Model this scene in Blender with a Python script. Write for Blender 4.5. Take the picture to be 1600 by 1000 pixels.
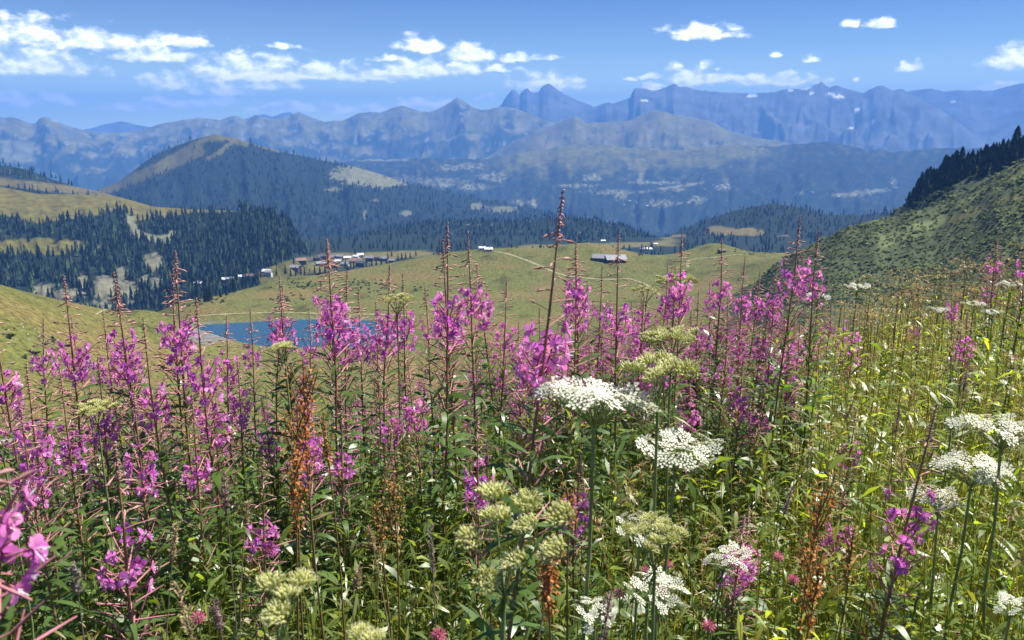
import bpy, math, random, time
import numpy as np
R = math.radians
T0 = time.time()
for o in list(bpy.data.objects): bpy.data.objects.remove(o)
scene = bpy.context.scene
col = scene.collection

# ------------------------------------------------------------------ camera, sky, sun, exposure
FPX = 1256.0                       # focal length in pixels of the 1600 px wide photograph
PITCH = math.atan(300 / FPX)       # eye level lies 300 px above the picture's centre
cam = bpy.data.cameras.new('camera')
cam.sensor_width = 36; cam.lens = 36 * FPX / 1600
cam.clip_start = 0.05; cam.clip_end = 200000
cam.dof.use_dof = True; cam.dof.focus_distance = 3.2; cam.dof.aperture_fstop = 11
camo = bpy.data.objects.new('camera', cam); col.objects.link(camo)
camo.location = (0, 0, 0); camo.rotation_euler = (math.pi / 2 - PITCH, 0, 0)
scene.camera = camo

SUN_AZ, SUN_EL = R(62), R(57)      # to the right of the view, ahead
sd = (math.sin(SUN_AZ) * math.cos(SUN_EL), math.cos(SUN_AZ) * math.cos(SUN_EL), math.sin(SUN_EL))
sun = bpy.data.lights.new('sun', 'SUN'); sun.energy = 5.0; sun.angle = R(0.5); sun.color = (1.0, 0.955, 0.88)
suno = bpy.data.objects.new('sun', sun); col.objects.link(suno)
suno.rotation_euler = (R(90) - SUN_EL, 0, math.pi - SUN_AZ)
scene.view_settings.view_transform = 'Standard'; scene.view_settings.look = 'None'
scene.view_settings.exposure = 1.22; scene.view_settings.gamma = 1.0
scene.view_settings.use_curve_mapping = False
scene.cycles.max_bounces = 6; scene.cycles.diffuse_bounces = 3; scene.cycles.transmission_bounces = 4
scene.cycles.glossy_bounces = 2; scene.cycles.transparent_max_bounces = 4; scene.cycles.volume_bounces = 0
scene.cycles.caustics_reflective = False; scene.cycles.caustics_refractive = False

SKY_STRENGTH = 0.050
world = bpy.data.worlds.new('World'); scene.world = world; world.use_nodes = True
wt = world.node_tree; wt.nodes.clear()
def wn(t, **k):
    n = wt.nodes.new(t)
    for a, b in k.items(): setattr(n, a, b)
    return n
def wm(op, a, b=None, c=None, clamp=False):
    n = wn('ShaderNodeMath', operation=op, use_clamp=clamp)
    for i, v in enumerate((a, b, c)):
        if v is None: continue
        if isinstance(v, (int, float)): n.inputs[i].default_value = v
        else: wt.links.new(v, n.inputs[i])
    return n.outputs[0]
def wv(op, a, b=None, c=None):
    n = wn('ShaderNodeVectorMath', operation=op)
    for i, v in enumerate((a, b, c)):
        if v is None: continue
        if isinstance(v, tuple): n.inputs[i].default_value = v
        else: wt.links.new(v, n.inputs[i])
    return n.outputs['Value'] if op in ('LENGTH', 'DOT_PRODUCT') else n.outputs[0]
sky = wn('ShaderNodeTexSky', sky_type='NISHITA', sun_disc=False)
sky.sun_elevation = SUN_EL; sky.sun_rotation = SUN_AZ; sky.altitude = 1700
sky.air_density = 1.0; sky.dust_density = 0.15; sky.ozone_density = 2.5
hs = wn('ShaderNodeHueSaturation'); hs.inputs['Saturation'].default_value = 2.1; hs.inputs['Hue'].default_value = 0.532; hs.inputs['Value'].default_value = 0.68
wt.links.new(sky.outputs[0], hs.inputs['Color'])

def ray(px, py):
    """direction in the world through a pixel of the photograph"""
    u, v = (px - 800) / FPX, (500 - py) / FPX
    c, s = math.cos(PITCH), math.sin(PITCH)
    return np.array([u + 0 * v, c + s * v + 0 * u, -s + c * v + 0 * u])
def azel(px, py):
    d = ray(px, py)
    return math.atan2(d[0], d[1]), math.atan2(d[2], math.hypot(d[0], d[1]))
def proj(x, y, z):
    c, s = math.cos(PITCH), math.sin(PITCH)
    dep = y * c - z * s; up = y * s + z * c
    dep = np.maximum(dep, 1e-3)
    return 800 + FPX * x / dep, 500 - FPX * up / dep

# fair-weather clouds of the sky: where each one floats (px, py, half width, half height)
CLOUDS = [(40,52,58,20),(148,64,62,15),(62,101,76,17),(278,64,52,10),(240,86,56,11),(20,156,34,12),(78,156,46,9),
 (436,72,22,4),(395,110,95,22),(500,112,90,14),(600,118,80,10),(262,128,38,14),(350,142,42,10),(430,132,45,10),(660,108,70,14),(720,106,34,12),
 (660,70,46,12),(610,92,36,6),(735,84,48,15),(775,106,30,7),(800,90,28,8),(845,91,40,5),(240,164,32,10),(290,164,40,9),(345,160,30,9),(420,168,40,8),(470,166,40,8),
 (190,168,34,7),(560,170,60,7),(645,160,40,9),(690,160,30,8),(760,154,16,6),(850,130,52,15),(898,132,20,9),
 (1095,52,60,11),(1150,44,12,5),(1060,101,10,4),(1098,102,8,5),(1216,86,9,4),(1269,93,14,5),(1012,119,18,5),(985,123,10,3),
 (1075,122,42,17),(1130,122,36,9),(1185,124,32,9),(1232,125,52,10),(1290,124,16,4),(1025,134,22,6),(1120,108,6,3),
 (1327,38,10,7),(1372,38,22,7),(1420,106,22,7),(1410,101,8,5),(1590,92,40,16),(1560,135,34,6),(1584,127,10,4),(1340,124,4,3)]
geo = wn('ShaderNodeTexCoord')
sep = wn('ShaderNodeSeparateXYZ'); wt.links.new(geo.outputs['Generated'], sep.inputs[0])
azn = wm('ARCTAN2', sep.outputs[0], sep.outputs[1])
hyp = wm('SQRT', wm('ADD', wm('MULTIPLY', sep.outputs[0], sep.outputs[0]), wm('MULTIPLY', sep.outputs[1], sep.outputs[1])))
eln = wm('ARCTAN2', sep.outputs[2], hyp)
cmb = wn('ShaderNodeCombineXYZ'); wt.links.new(azn, cmb.inputs[0]); wt.links.new(eln, cmb.inputs[1]); wt.links.new(eln, cmb.inputs[2])
warpn = wn('ShaderNodeTexNoise', noise_dimensions='2D'); warpn.inputs['Scale'].default_value = 38; warpn.inputs['Detail'].default_value = 3
wt.links.new(cmb.outputs[0], warpn.inputs['Vector'])
warp = wv('MULTIPLY_ADD', warpn.outputs['Color'], (0.020, 0.008, 0.008), (-0.010, -0.004, -0.004))
pw = wv('ADD', cmb.outputs[0], warp)
mind = None
for (cx, cy, hw, hh) in CLOUDS:
    a, e = azel(cx, cy + hh * 0.35)
    sx, sy = FPX / (hw * 1.0), FPX / (hh * 1.5)
    q = wv('MULTIPLY_ADD', pw, (sx, sy, -2.2 * sy), (-a * sx, -e * sy, 2.2 * e * sy))
    q = wv('MAXIMUM', q, (-99, -99, 0))
    d = wv('LENGTH', q)
    mind = d if mind is None else wm('MINIMUM', mind, d)
# the same kind of cloud goes on round the rest of the sky
cn = wn('ShaderNodeTexNoise', noise_dimensions='2D'); cn.inputs['Scale'].default_value = 1.0; cn.inputs['Detail'].default_value = 4
wt.links.new(wv('MULTIPLY', cmb.outputs[0], (5.0, 14.0, 0)), cn.inputs['Vector'])
outside = wm('MULTIPLY', wm('SUBTRACT', wm('ABSOLUTE', azn), 0.62), 8, clamp=True)
elow = wm('SUBTRACT', 1.0, wm('MULTIPLY', wm('SUBTRACT', wm('ABSOLUTE', wm('SUBTRACT', eln, 0.09)), 0.05), 12, clamp=True))
gd = wm('SUBTRACT', 5.4, wm('MULTIPLY', cn.outputs[0], 8.0))
gd = wm('ADD', gd, wm('MULTIPLY', wm('SUBTRACT', 1.0, wm('MULTIPLY', outside, elow)), 9))
mind = wm('MINIMUM', mind, gd)
def cloud_noise(off):
    n = wn('ShaderNodeTexNoise', noise_dimensions='2D'); n.inputs['Scale'].default_value = 1.0
    n.inputs['Detail'].default_value = 7; n.inputs['Roughness'].default_value = 0.54
    wt.links.new(wv('MULTIPLY_ADD', cmb.outputs[0], (46.0, 84.0, 0), off), n.inputs['Vector'])
    return n.outputs[0]
n1 = cloud_noise((0.0, 0.0, 0.0)); n2 = cloud_noise((0.22, 0.42, 0.0))
body = wm('SUBTRACT', 1.15, mind)
dens = wm('ADD', body, wm('MULTIPLY', wm('SUBTRACT', n1, 0.50), 1.75))
mr = wn('ShaderNodeMapRange', interpolation_type='SMOOTHSTEP'); mr.inputs[1].default_value = 0.0; mr.inputs[2].default_value = 0.85
wt.links.new(dens, mr.inputs[0]); alpha = mr.outputs[0]
lit = wm('ADD', wm('MULTIPLY', wm('SUBTRACT', n1, n2), 3.0), 0.62, clamp=True)
cc = wn('ShaderNodeMix', data_type='RGBA'); wt.links.new(lit, cc.inputs[0])
CL = 1.0 / SKY_STRENGTH
cc.inputs[6].default_value = (0.74 * CL, 0.79 * CL, 0.86 * CL, 1); cc.inputs[7].default_value = (1.30 * CL, 1.26 * CL, 1.22 * CL, 1)
# the far air low over the horizon, the same all round
hz = wm('EXPONENT', wm('MULTIPLY', wm('MAXIMUM', eln, 0.0), -17.0))
far_air = wv('SCALE', (0.90 * CL, 1.02 * CL, 0.55 * CL)); wt.links.new(hz, far_air.node.inputs['Scale'])
sky_all = wv('ADD', hs.outputs[0], far_air)
cm = wn('ShaderNodeMix', data_type='RGBA'); wt.links.new(wm('MULTIPLY', alpha, 0.94), cm.inputs[0])
wt.links.new(sky_all, cm.inputs[6]); wt.links.new(cc.outputs[2], cm.inputs[7])
bg = wn('ShaderNodeBackground'); bg.inputs[1].default_value = SKY_STRENGTH
wt.links.new(cm.outputs[2], bg.inputs[0])
wo = wn('ShaderNodeOutputWorld'); wt.links.new(bg.outputs[0], wo.inputs[0])
world.cycles.sampling_method = 'MANUAL'; world.cycles.sample_map_resolution = 512

# ------------------------------------------------------------------ helpers
rng = np.random.default_rng(7)
def tag(o, label=None, cat=None, group=None, kind=None):
    if label: o['label'] = label
    if cat: o['category'] = cat
    if group: o['group'] = group
    if kind: o['kind'] = kind
    return o
def mesh_np(name, V, F, mats=(), smooth=False, colors=None, mi=None):
    """V (n,3), F (m,k) array of equal faces -> mesh"""
    me = bpy.data.meshes.new(name)
    V = np.asarray(V, np.float32); F = np.asarray(F, np.int32)
    m, k = F.shape
    me.vertices.add(len(V)); me.vertices.foreach_set('co', V.ravel())
    me.loops.add(m * k); me.loops.foreach_set('vertex_index', F.ravel())
    me.polygons.add(m); me.polygons.foreach_set('loop_start', np.arange(0, m * k, k, dtype=np.int32))
    if mi is not None: me.polygons.foreach_set('material_index', np.asarray(mi, np.int32))
    me.update(calc_edges=True)
    me.polygons.foreach_set('use_smooth', np.full(m, smooth, bool))
    if colors is not None:
        a = me.color_attributes.new('tint', 'FLOAT_COLOR', 'POINT')
        c = np.ones((len(V), 4), np.float32); c[:, :3] = colors
        a.data.foreach_set('color', c.ravel())
    for m_ in mats: me.materials.append(m_)
    return me
def link(name, data, parent=None, loc=None):
    o = bpy.data.objects.new(name, data); col.objects.link(o)
    if parent is not None: o.parent = parent
    if loc is not None: o.location = loc
    return o

def _h(ix, iy, seed):
    h = (ix.astype(np.int64) * 374761393 + iy.astype(np.int64) * 668265263 + seed * 1442695041) & 0xffffffff
    h = ((h ^ (h >> 13)) * 1274126177) & 0xffffffff
    return ((h ^ (h >> 16)) & 0xffff) / 65535.0
def perlin(x, y, seed=0):
    x = np.asarray(x, float); y = np.asarray(y, float)
    ix = np.floor(x).astype(np.int64); iy = np.floor(y).astype(np.int64)
    fx = x - ix; fy = y - iy
    u = fx * fx * fx * (fx * (fx * 6 - 15) + 10); v = fy * fy * fy * (fy * (fy * 6 - 15) + 10)
    def g(dx, dy):
        a = _h(ix + dx, iy + dy, seed) * 2 * math.pi
        return np.cos(a) * (fx - dx) + np.sin(a) * (fy - dy)
    a = g(0, 0) * (1 - u) + g(1, 0) * u; b = g(0, 1) * (1 - u) + g(1, 1) * u
    return (a * (1 - v) + b * v) * 1.5
def fbm(x, y, oct=5, seed=0, gain=0.5):
    s = 0; a = 1.0; t = 0
    for i in range(oct):
        s = s + a * perlin(x * 2 ** i + 17.3 * i, y * 2 ** i - 9.1 * i, seed + i); t += a; a *= gain
    return s / t
def ridged(x, y, oct=5, seed=0, gain=0.5):
    s = 0; a = 1.0; t = 0
    for i in range(oct):
        s = s + a * (1 - np.abs(perlin(x * 2 ** i + 5.7 * i, y * 2 ** i + 3.3 * i, seed + i)) * 1.6); t += a; a *= gain
    return s / t
def sstep(a, b, x):
    t = np.clip((x - a) / (b - a), 0, 1); return t * t * (3 - 2 * t)

# ---- materials
def mat_new(name):
    m = bpy.data.materials.new(name); m.use_nodes = True
    nt = m.node_tree; nt.nodes.clear()
    out = nt.nodes.new('ShaderNodeOutputMaterial')
    return m, nt, out
def P(nt, t, **k):
    n = nt.nodes.new(t)
    for a, b in k.items():
        if a.startswith('i_'): n.inputs[a[2:].replace('_', ' ')].default_value = b
        else: setattr(n, a, b)
    return n
def mix_rgb(nt, fac, a, b, blend='MIX'):
    n = nt.nodes.new('ShaderNodeMix'); n.data_type = 'RGBA'; n.blend_type = blend
    for s, v in ((0, fac), (6, a), (7, b)):
        if isinstance(v, bpy.types.NodeSocket): nt.links.new(v, n.inputs[s])
        elif s == 0: n.inputs[0].default_value = v
        else: n.inputs[s].default_value = (*v, 1)
    return n.outputs[2]
def mat_land(name, scale, vary=0.5, bump=0.0, bump_dist=1.0, rough=1.0):
    """ground cover colour from the 'tint' attribute with grain of its own"""
    m, nt, out = mat_new(name)
    at = P(nt, 'ShaderNodeAttribute', attribute_name='tint')
    gp = P(nt, 'ShaderNodeNewGeometry')
    nz = P(nt, 'ShaderNodeTexNoise', i_Scale=scale, i_Detail=6.0, i_Roughness=0.65)
    nt.links.new(gp.outputs['Position'], nz.inputs['Vector'])
    mp = P(nt, 'ShaderNodeMapRange'); mp.inputs[1].default_value = 0.3; mp.inputs[2].default_value = 0.7
    mp.inputs[3].default_value = 1 - vary; mp.inputs[4].default_value = 1 + vary
    nt.links.new(nz.outputs[0], mp.inputs[0])
    cl = mix_rgb(nt, 1.0, at.outputs['Color'], mp.outputs[0], 'MULTIPLY')
    b = P(nt, 'ShaderNodeBsdfPrincipled', i_Roughness=rough); b.inputs['Specular IOR Level'].default_value = 0.1
    nt.links.new(cl, b.inputs['Base Color'])
    if bump:
        bp = P(nt, 'ShaderNodeBump', i_Strength=bump, i_Distance=bump_dist)
        nt.links.new(nz.outputs[0], bp.inputs['Height']); nt.links.new(bp.outputs[0], b.inputs['Normal'])
    nt.links.new(b.outputs[0], out.inputs[0])
    return m
def mat_plain(name, c, rough=0.7, spec=0.3, vary=0.25, scale=8.0, translucent=0.0, tcol=None, tint=False, trunc=False):
    """painted or leafy surface: base colour with fine variation, optional light passing through"""
    m, nt, out = mat_new(name)
    tc = P(nt, 'ShaderNodeTexCoord')
    nz = P(nt, 'ShaderNodeTexNoise', i_Scale=scale, i_Detail=3.0)
    nt.links.new(tc.outputs['Object'], nz.inputs['Vector'])
    mp = P(nt, 'ShaderNodeMapRange'); mp.inputs[1].default_value = 0.3; mp.inputs[2].default_value = 0.7
    mp.inputs[3].default_value = 1 - vary; mp.inputs[4].default_value = 1 + vary
    nt.links.new(nz.outputs[0], mp.inputs[0])
    base = c
    if tint:
        at = P(nt, 'ShaderNodeAttribute', attribute_name='tint'); base = at.outputs['Color']
    cl = mix_rgb(nt, 1.0, base, mp.outputs[0], 'MULTIPLY')
    b = P(nt, 'ShaderNodeBsdfPrincipled', i_Roughness=rough); b.inputs['Specular IOR Level'].default_value = spec
    nt.links.new(cl, b.inputs['Base Color'])
    sh = b.outputs[0]
    if translucent:
        t = P(nt, 'ShaderNodeBsdfTranslucent')
        tcl = mix_rgb(nt, 1.0, cl, tcol or (1.6, 1.6, 1.0), 'MULTIPLY')
        nt.links.new(tcl, t.inputs[0])
        mx = P(nt, 'ShaderNodeMixShader'); mx.inputs[0].default_value = translucent
        nt.links.new(sh, mx.inputs[1]); nt.links.new(t.outputs[0], mx.inputs[2]); sh = mx.outputs[0]
    nt.links.new(sh, out.inputs[0])
    return m

# ================================================================== terrain
FOREST = np.array([0.014, 0.024, 0.015]); FOREST2 = np.array([0.035, 0.055, 0.028])
GRASS = np.array([0.082, 0.076, 0.015]); DRY = np.array([0.138, 0.112, 0.036]); ROCK = np.array([0.20, 0.20, 0.19])
PALE = np.array([0.17, 0.175, 0.10]); SNOW = np.array([0.85, 0.86, 0.88])
M_far = mat_land('far_mountain', 0.004, 0.45)
M_mid = mat_land('mid_mountain', 0.02, 0.5)
M_hill = mat_land('hill_side', 0.08, 0.5)
M_grass = mat_land('short_pasture', 0.5, 0.7, 0.5, 0.5)

def dist_line(px, py, pts):
    d = np.full(px.shape, 1e9)
    for (ax, ay), (bx, by) in zip(pts[:-1], pts[1:]):
        vx, vy = bx - ax, by - ay
        t = np.clip(((px - ax) * vx + (py - ay) * vy) / (vx * vx + vy * vy + 1e-9), 0, 1)
        d = np.minimum(d, np.hypot(px - ax - t * vx, py - ay - t * vy))
    return d
class Land: pass
def ridge(name, crest, D, front, back, zf, cover, mat, na=420, nf=90, nb=14, spur=0.16, L=0.35, prof=1.15, seed=1, jag=0.0, label='', zb=None, rough=0.03, colfun=None, Dpts=None):
    """a hill or mountain: crest line at its true distance D (m), slopes falling front and back"""
    c = np.array([azel(*p) for p in crest]); cps = np.array(crest, float)
    a0, a1 = c[0, 0], c[-1, 0]
    az = np.linspace(a0, a1, na)
    te = np.interp(az, c[:, 0], np.tan(c[:, 1]))
    # round the straight joints a little
    k = np.array([0.4, 1.2, 3, 1.2, 0.4]); k /= k.sum()
    tp = np.pad(te, 2, mode='edge'); te = np.convolve(tp, k, 'valid')
    Dd = np.full(na, float(D)) if Dpts is None else np.interp(az, [azel(p, 300)[0] for p, _ in Dpts], [d for _, d in Dpts])
    rc = Dd * (1 + 0.05 * fbm(az * 9, az * 0, 3, seed))
    te = te + jag * 1.5 * (ridged(az * 55, az * 0 + 3.3, 4, seed + 5) - 0.62)
    zc = rc * te
    t = np.concatenate([-1 + np.linspace(0, 1, nf, endpoint=False) ** 0.85, np.linspace(0, 1, nb)])
    A, Tt = np.meshgrid(az, t, indexing='ij')
    RC, ZC = rc[:, None], zc[:, None]
    r = np.where(Tt < 0, RC + Tt * front, RC + Tt * back)
    s = np.where(Tt < 0, 1 + Tt, 1 - Tt)
    zb_ = zf if zb is None else zb
    if callable(zf):
        base = zf(r * np.sin(A), r * np.cos(A)); ZC = np.maximum(ZC, base[:, nf:nf + 1])
        ZC = base[:, nf:nf + 1] + (ZC - base[:, nf:nf + 1]) * sstep(0, 0.16, np.linspace(0, 1, na))[:, None]
    else: base = np.where(Tt < 0, zf, zb_)
    z = base + (ZC - (base[:, nf:nf + 1] if callable(zf) else base)) * np.abs(s) ** prof
    AMP = (ZC - base[:, nf:nf + 1]) if callable(zf) else (ZC - base)
    u = A * D / (L * D)
    w = fbm(A * 6 / L + 3, s * 2.0, 3, seed + 9) * 0.5
    sk = 0.55 * fbm(A * 3 / L, A * 0 + 7.7, 2, seed + 15) / max(L, 0.05) * 0.35
    sp = 0.58 * ridged(u * 0.42 + w * 1.1 + sk * (1 - s), s * 0.9 + seed, 3, seed + 20, 0.42) + 0.42 * ridged(u * 1.2 + w - 0.8 * sk * (1 - s), s * 2.6 + seed, 4, seed + 26, 0.5) - 0.92
    env = np.clip((1 - s) * 3.2, 0, 1) * np.clip(s * 4, 0, 1)
    z = z + sp * spur * AMP * env * np.where(Tt < 0, 1, 0.5)
    z = z + rough * AMP * fbm(u * 7, s * 9, 4, seed + 31) * np.clip((1 - s) * 5, 0, 1)
    x, y = r * np.sin(A), r * np.cos(A)
    n0, n1 = A.shape
    V = np.stack([x, y, z], -1)
    I = np.arange(n0 * n1).reshape(n0, n1)
    F = np.stack([I[:-1, :-1], I[1:, :-1], I[1:, 1:], I[:-1, 1:]], -1).reshape(-1, 4)
    px, py = proj(x, y, z)
    C = cover(px, py, s, sp, x, y, z)
    me = mesh_np(name, V.reshape(-1, 3), F, [mat], True, C.reshape(-1, 3))
    o = link(name, me); tag(o, label, None, None, 'structure')
    l = Land(); l.V, l.C, l.r, l.o, l.px, l.py = V, C, r, o, px, py
    return l
def lay(base, mask, colr): return base * (1 - mask[..., None]) + np.asarray(colr) * mask[..., None]
def nzp(px, py, sc, seed=0): return fbm(px / sc, py / sc * 1.6, 4, seed)
def blob(px, py, x, y, rx, ry, sc=12, seed=3, amp=0.9):
    d = np.hypot((px - x) / rx, (py - y) / ry)
    return sstep(1.15, 0.85, d + amp * nzp(px, py, sc, seed))
def stripe(px, py, pts, w, sc=14, seed=4):
    return sstep(1.2, 0.8, dist_line(px, py, pts) / w + 0.8 * nzp(px, py, sc, seed))

# ---- far ranges
def cov_rock(grass, snowline, seed):
    def f(px, py, s, sp, x, y, z):
        n = nzp(px, py, 22, seed)
        c = np.broadcast_to(ROCK * 0.6, px.shape + (3,)).copy()
        c = lay(c, sstep(0.05, 0.35, n + 0.5 * (0.75 - s)), GRASS * grass * 1.1)
        c = lay(c, sstep(0.55, 0.2, s + 0.15 * n), FOREST * 1.3)
        if snowline:
            for (sx, sy, rx, ry) in snowline:
                c = lay(c, blob(px, py, sx, sy, rx, ry, 8, seed + 2, 0.5), SNOW * 1.0)
        return c
    return f
ridge('distant_mountain', [(60,212),(120,206),(160,195),(187,189),(215,195),(245,200),(330,206),(380,186),(410,178),(425,182),(450,174),(480,186),(560,200)], 15000, 3000, 2000, -450,
      cov_rock(0.6, None, 3), M_far, na=200, nf=30, seed=3, label='faint pale blue peak on the horizon behind the long ridge', jag=0.0008)
ridge('distant_mountain', [(700,205),(740,190),(770,172),(782,165),(790,152),(800,139),(806,141),(812,148),(817,141),(824,137),(829,143),(836,145),(842,143),(848,134),(858,130.5),(868,137),(880,146),(905,158),(930,166),(945,161),(965,172),(1000,190)], 12000, 3000, 2000, -450,
      cov_rock(0.7, None, 5), M_far, na=340, nf=50, seed=5, label='toothed blue rock massif with several summit spikes', jag=0.0010, spur=0.4)
ridge('distant_mountain', [(1330,165),(1380,152),(1420,143),(1450,138),(1480,143),(1500,141),(1550,141),(1575,135),(1600,130),(1650,130),(1750,136),(1900,142)], 12500, 3400, 2000, -450,
      cov_rock(0.8, [(1490,158,4,2)], 8), M_far, na=260, nf=50, seed=8, label='farthest pale blue range above the tree-lined ridge', jag=0.0012, spur=0.4)
ridge('distant_mountain', [(880,196),(935,168),(948,160),(958,162),(985,152),(990,139),(1000,137),(1022,139),(1040,136),(1053,130),(1062,136),(1072,135),(1085,140),(1100,142),(1160,146),(1200,145),(1230,139),(1250,139),(1262,137),(1284,128),(1296,137),(1308,133),(1330,141),(1350,145),(1362,137),(1380,133),(1395,142),(1410,139),(1440,155),(1470,172),(1510,200),(1560,238)], 10500, 3200, 2000, -450,
      cov_rock(0.9, [(1175,150,9,2.5),(1258,137,9,3),(1298,147,7,2),(1310,151,10,2.5),(1235,141,4,1.5),(1268,146,4,2),(1340,172,5,2),(1362,190,6,1.5),(1022,138,10,3),(1007,157,7,1.5),(1330,200,5,1.5)], 11), M_far, na=460, nf=60, seed=11, label='long jagged blue range with small snow patches', jag=0.0012, spur=0.60, L=0.18)
def cov_b(px, py, s, sp, x, y, z):
    n = nzp(px, py, 26, 41)
    c = np.broadcast_to(FOREST * 1.5, px.shape + (3,)).copy()
    c = lay(c, sstep(-0.1, 0.25, n + 1.3 * (s - 0.72)), GRASS * 1.7)
    c = lay(c, sstep(0.22, 0.4, nzp(px, py, 11, 43) + 0.5 * (s - 0.7)), ROCK * 0.9)
    c = lay(c, blob(px, py, 30, 238, 34, 16, 12, 5), PALE * 0.8)
    c = lay(c, blob(px, py, 110, 205, 22, 12, 9, 6), PALE * 0.7)
    c = lay(c, blob(px, py, 690, 195, 25, 18, 9, 7), PALE * 0.7)
    return c
ridge('mountain_range', [(-420,200),(-260,178),(-120,190),(-40,178),(0,183),(25,184),(45,193),(55,194),(64,183),(75,182),(95,192),(115,200),(140,205),(155,208),(200,207),(225,203),(245,195),(280,188),(310,184),(345,188),(358,182),(370,179),(385,189),(397,179),(412,184),(430,187),(450,180),(468,175),(490,185),(508,190),(540,187),(560,177),(580,174),(592,177),(615,168),(632,165),(655,174),(680,173),(695,165),(716,151),(735,165),(750,172),(780,167),(800,168),(830,178),(860,190),(920,210)], 9000, 3000, 2000, -450,
      cov_b, M_far, na=480, nf=60, seed=14, label='hazy blue-green mountain range with a sharp pointed peak', jag=0.0012, spur=0.55, L=0.17)
def cov_c(px, py, s, sp, x, y, z):
    n = nzp(px, py, 24, 51)
    c = np.broadcast_to(GRASS * 1.6, px.shape + (3,)).copy()
    c = lay(c, sstep(0.05, 0.25, n), DRY * 1.2)
    c = lay(c, sstep(0.0, 0.2, nzp(px, py, 14, 52) + 0.8 * (0.55 - s)), FOREST * 1.2)
    c = lay(c, sstep(0.25, 0.4, nzp(px, py, 9, 53)), ROCK * 0.8)
    return c
ridge('mountain_range', [(720,262),(760,245),(800,221),(845,205),(870,193),(890,184),(900,181),(909,186),(915,192),(950,191),(985,188),(1000,180),(1025,171),(1050,178),(1080,183),(1110,190),(1140,205),(1180,215),(1260,228),(1340,245),(1400,262)], 7600, 2400, 1800, -450,
      cov_c, M_far, na=340, nf=64, seed=17, label='grassy grey-green mountain with a blunt rock knob', jag=0.0008, spur=0.55, L=0.17)
def cov_d(px, py, s, sp, x, y, z):
    n = nzp(px, py, 30, 61)
    c = np.broadcast_to(FOREST * 1.0, px.shape + (3,)).copy()
    for b in [(840,243,26,6),(1085,228,0.1,0.1),(900,240,26,6),(1000,262,16,5),(735,260,26,6),(700,262,20,5),(690,285,40,7),(640,282,25,6),(740,292,30,5),(770,276,25,7),(960,300,30,4),(1090,312,14,6),(970,308,12,4),(1035,318,25,5),(925,277,16,5),(900,290,30,3),(1250,302,8,4),(1150,240,35,4),(1180,235,22,5),(1130,292,14,5),(1395,285,6,6),(1330,304,30,3),(1365,298,26,2.5),(820,318,20,7),(1020,285,40,3),(1060,296,10,4)]:
        c = lay(c, blob(px, py, *b, 7, 62) * sstep(-0.25, 0.15, nzp(px, py, 5, 66)), PALE * 0.95)
    for pts, w in [([(970,230),(985,255),(1005,262),(1025,240)], 5), ([(1005,262),(1000,282)], 4), ([(830,250),(880,240),(940,232)], 5), ([(560,250),(640,250)], 2), ([(1000,300),(1100,285)], 2), ([(1300,305),(1380,298)], 2)]:
        c = lay(c, stripe(px, py, pts, w, 9, 63), PALE * 0.8)
    c = lay(c, sstep(0.26, 0.42, nzp(px, py, 7, 64) + 0.25 * nzp(px, py, 70, 65) + 0.10 * sstep(1000, 600, px)), GRASS * 0.75)
    c = lay(c, sstep(0.62, 0.98, s + 0.35 * nzp(px, py, 22, 67)) * sstep(740, 830, px) * sstep(1260, 1120, px), GRASS * 1.5)
    c = lay(c, sstep(0.75, 1.0, s) * sstep(0.0, 0.3, nzp(px, py, 14, 67)) * 0.7, GRASS * 1.0)
    return c
L_mid = ridge('forested_slope', [(380,275),(480,262),(560,250),(650,247),(760,248),(830,236),(900,226),(960,228),(1000,232),(1060,236),(1130,226),(1200,229),(1290,221),(1350,232),(1400,238),(1480,230),(1540,232),(1640,228),(1800,222)], 6000, 2500, 1700, -450,
      cov_d, M_mid, na=420, nf=96, seed=21, label='broad blue forested mountainside dotted with pale clearings', spur=0.5, L=0.12, jag=0.0022)

# ---- forested hills of the valley
def cov_e(px, py, s, sp, x, y, z):
    c = np.broadcast_to(FOREST * 0.85, px.shape + (3,)).copy()
    for pts, w in [([(150,300),(200,282),(260,258),(310,236)], 9), ([(330,212),(280,240),(240,262)], 5), ([(320,214),(350,213),(385,222)], 7), ([(362,222),(340,240),(325,248)], 3.5), ([(400,226),(440,236)], 3)]:
        c = lay(c, stripe(px, py, pts, w, 9, 71), GRASS * 0.9 + DRY * 0.12)
    c = lay(c, blob(px, py, 563, 274, 42, 15, 6, 72, 1.0), PALE * 0.8)
    c = lay(c, blob(px, py, 600, 285, 30, 8, 7, 73), PALE * 0.8)
    for b in [(522,296,12,3),(745,322,10,5),(785,327,22,5),(585,313,6,2),(570,335,3,6),(635,333,9,4)]:
        c = lay(c, blob(px, py, *b, 4, 74, 1.1), PALE * 0.62)
    return c
L_central = ridge('wooded_hill', [(60,330),(110,318),(150,298),(185,284),(240,243),(275,228),(310,216),(335,210),(360,214),(400,226),(450,239),(500,250),(530,256),(560,262),(600,274),(640,287),(700,300),(760,312),(830,326),(900,345)], 3300, 1300, 1100, -330,
      cov_e, M_hill, na=360, nf=90, seed=24, zb=-440, label='rounded wooded hill with grassy ski-run strips on its summit', spur=0.22, L=0.12)
def cov_f(px, py, s, sp, x, y, z):
    c = np.broadcast_to(FOREST * 0.85, px.shape + (3,)).copy()
    edge = np.interp(px, [-300, 0, 150, 200], [262, 276, 294, 300])
    c = lay(c, sstep(-1, 3, py - edge) * sstep(16, 12, py - edge), DRY * 0.75)
    return c
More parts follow.
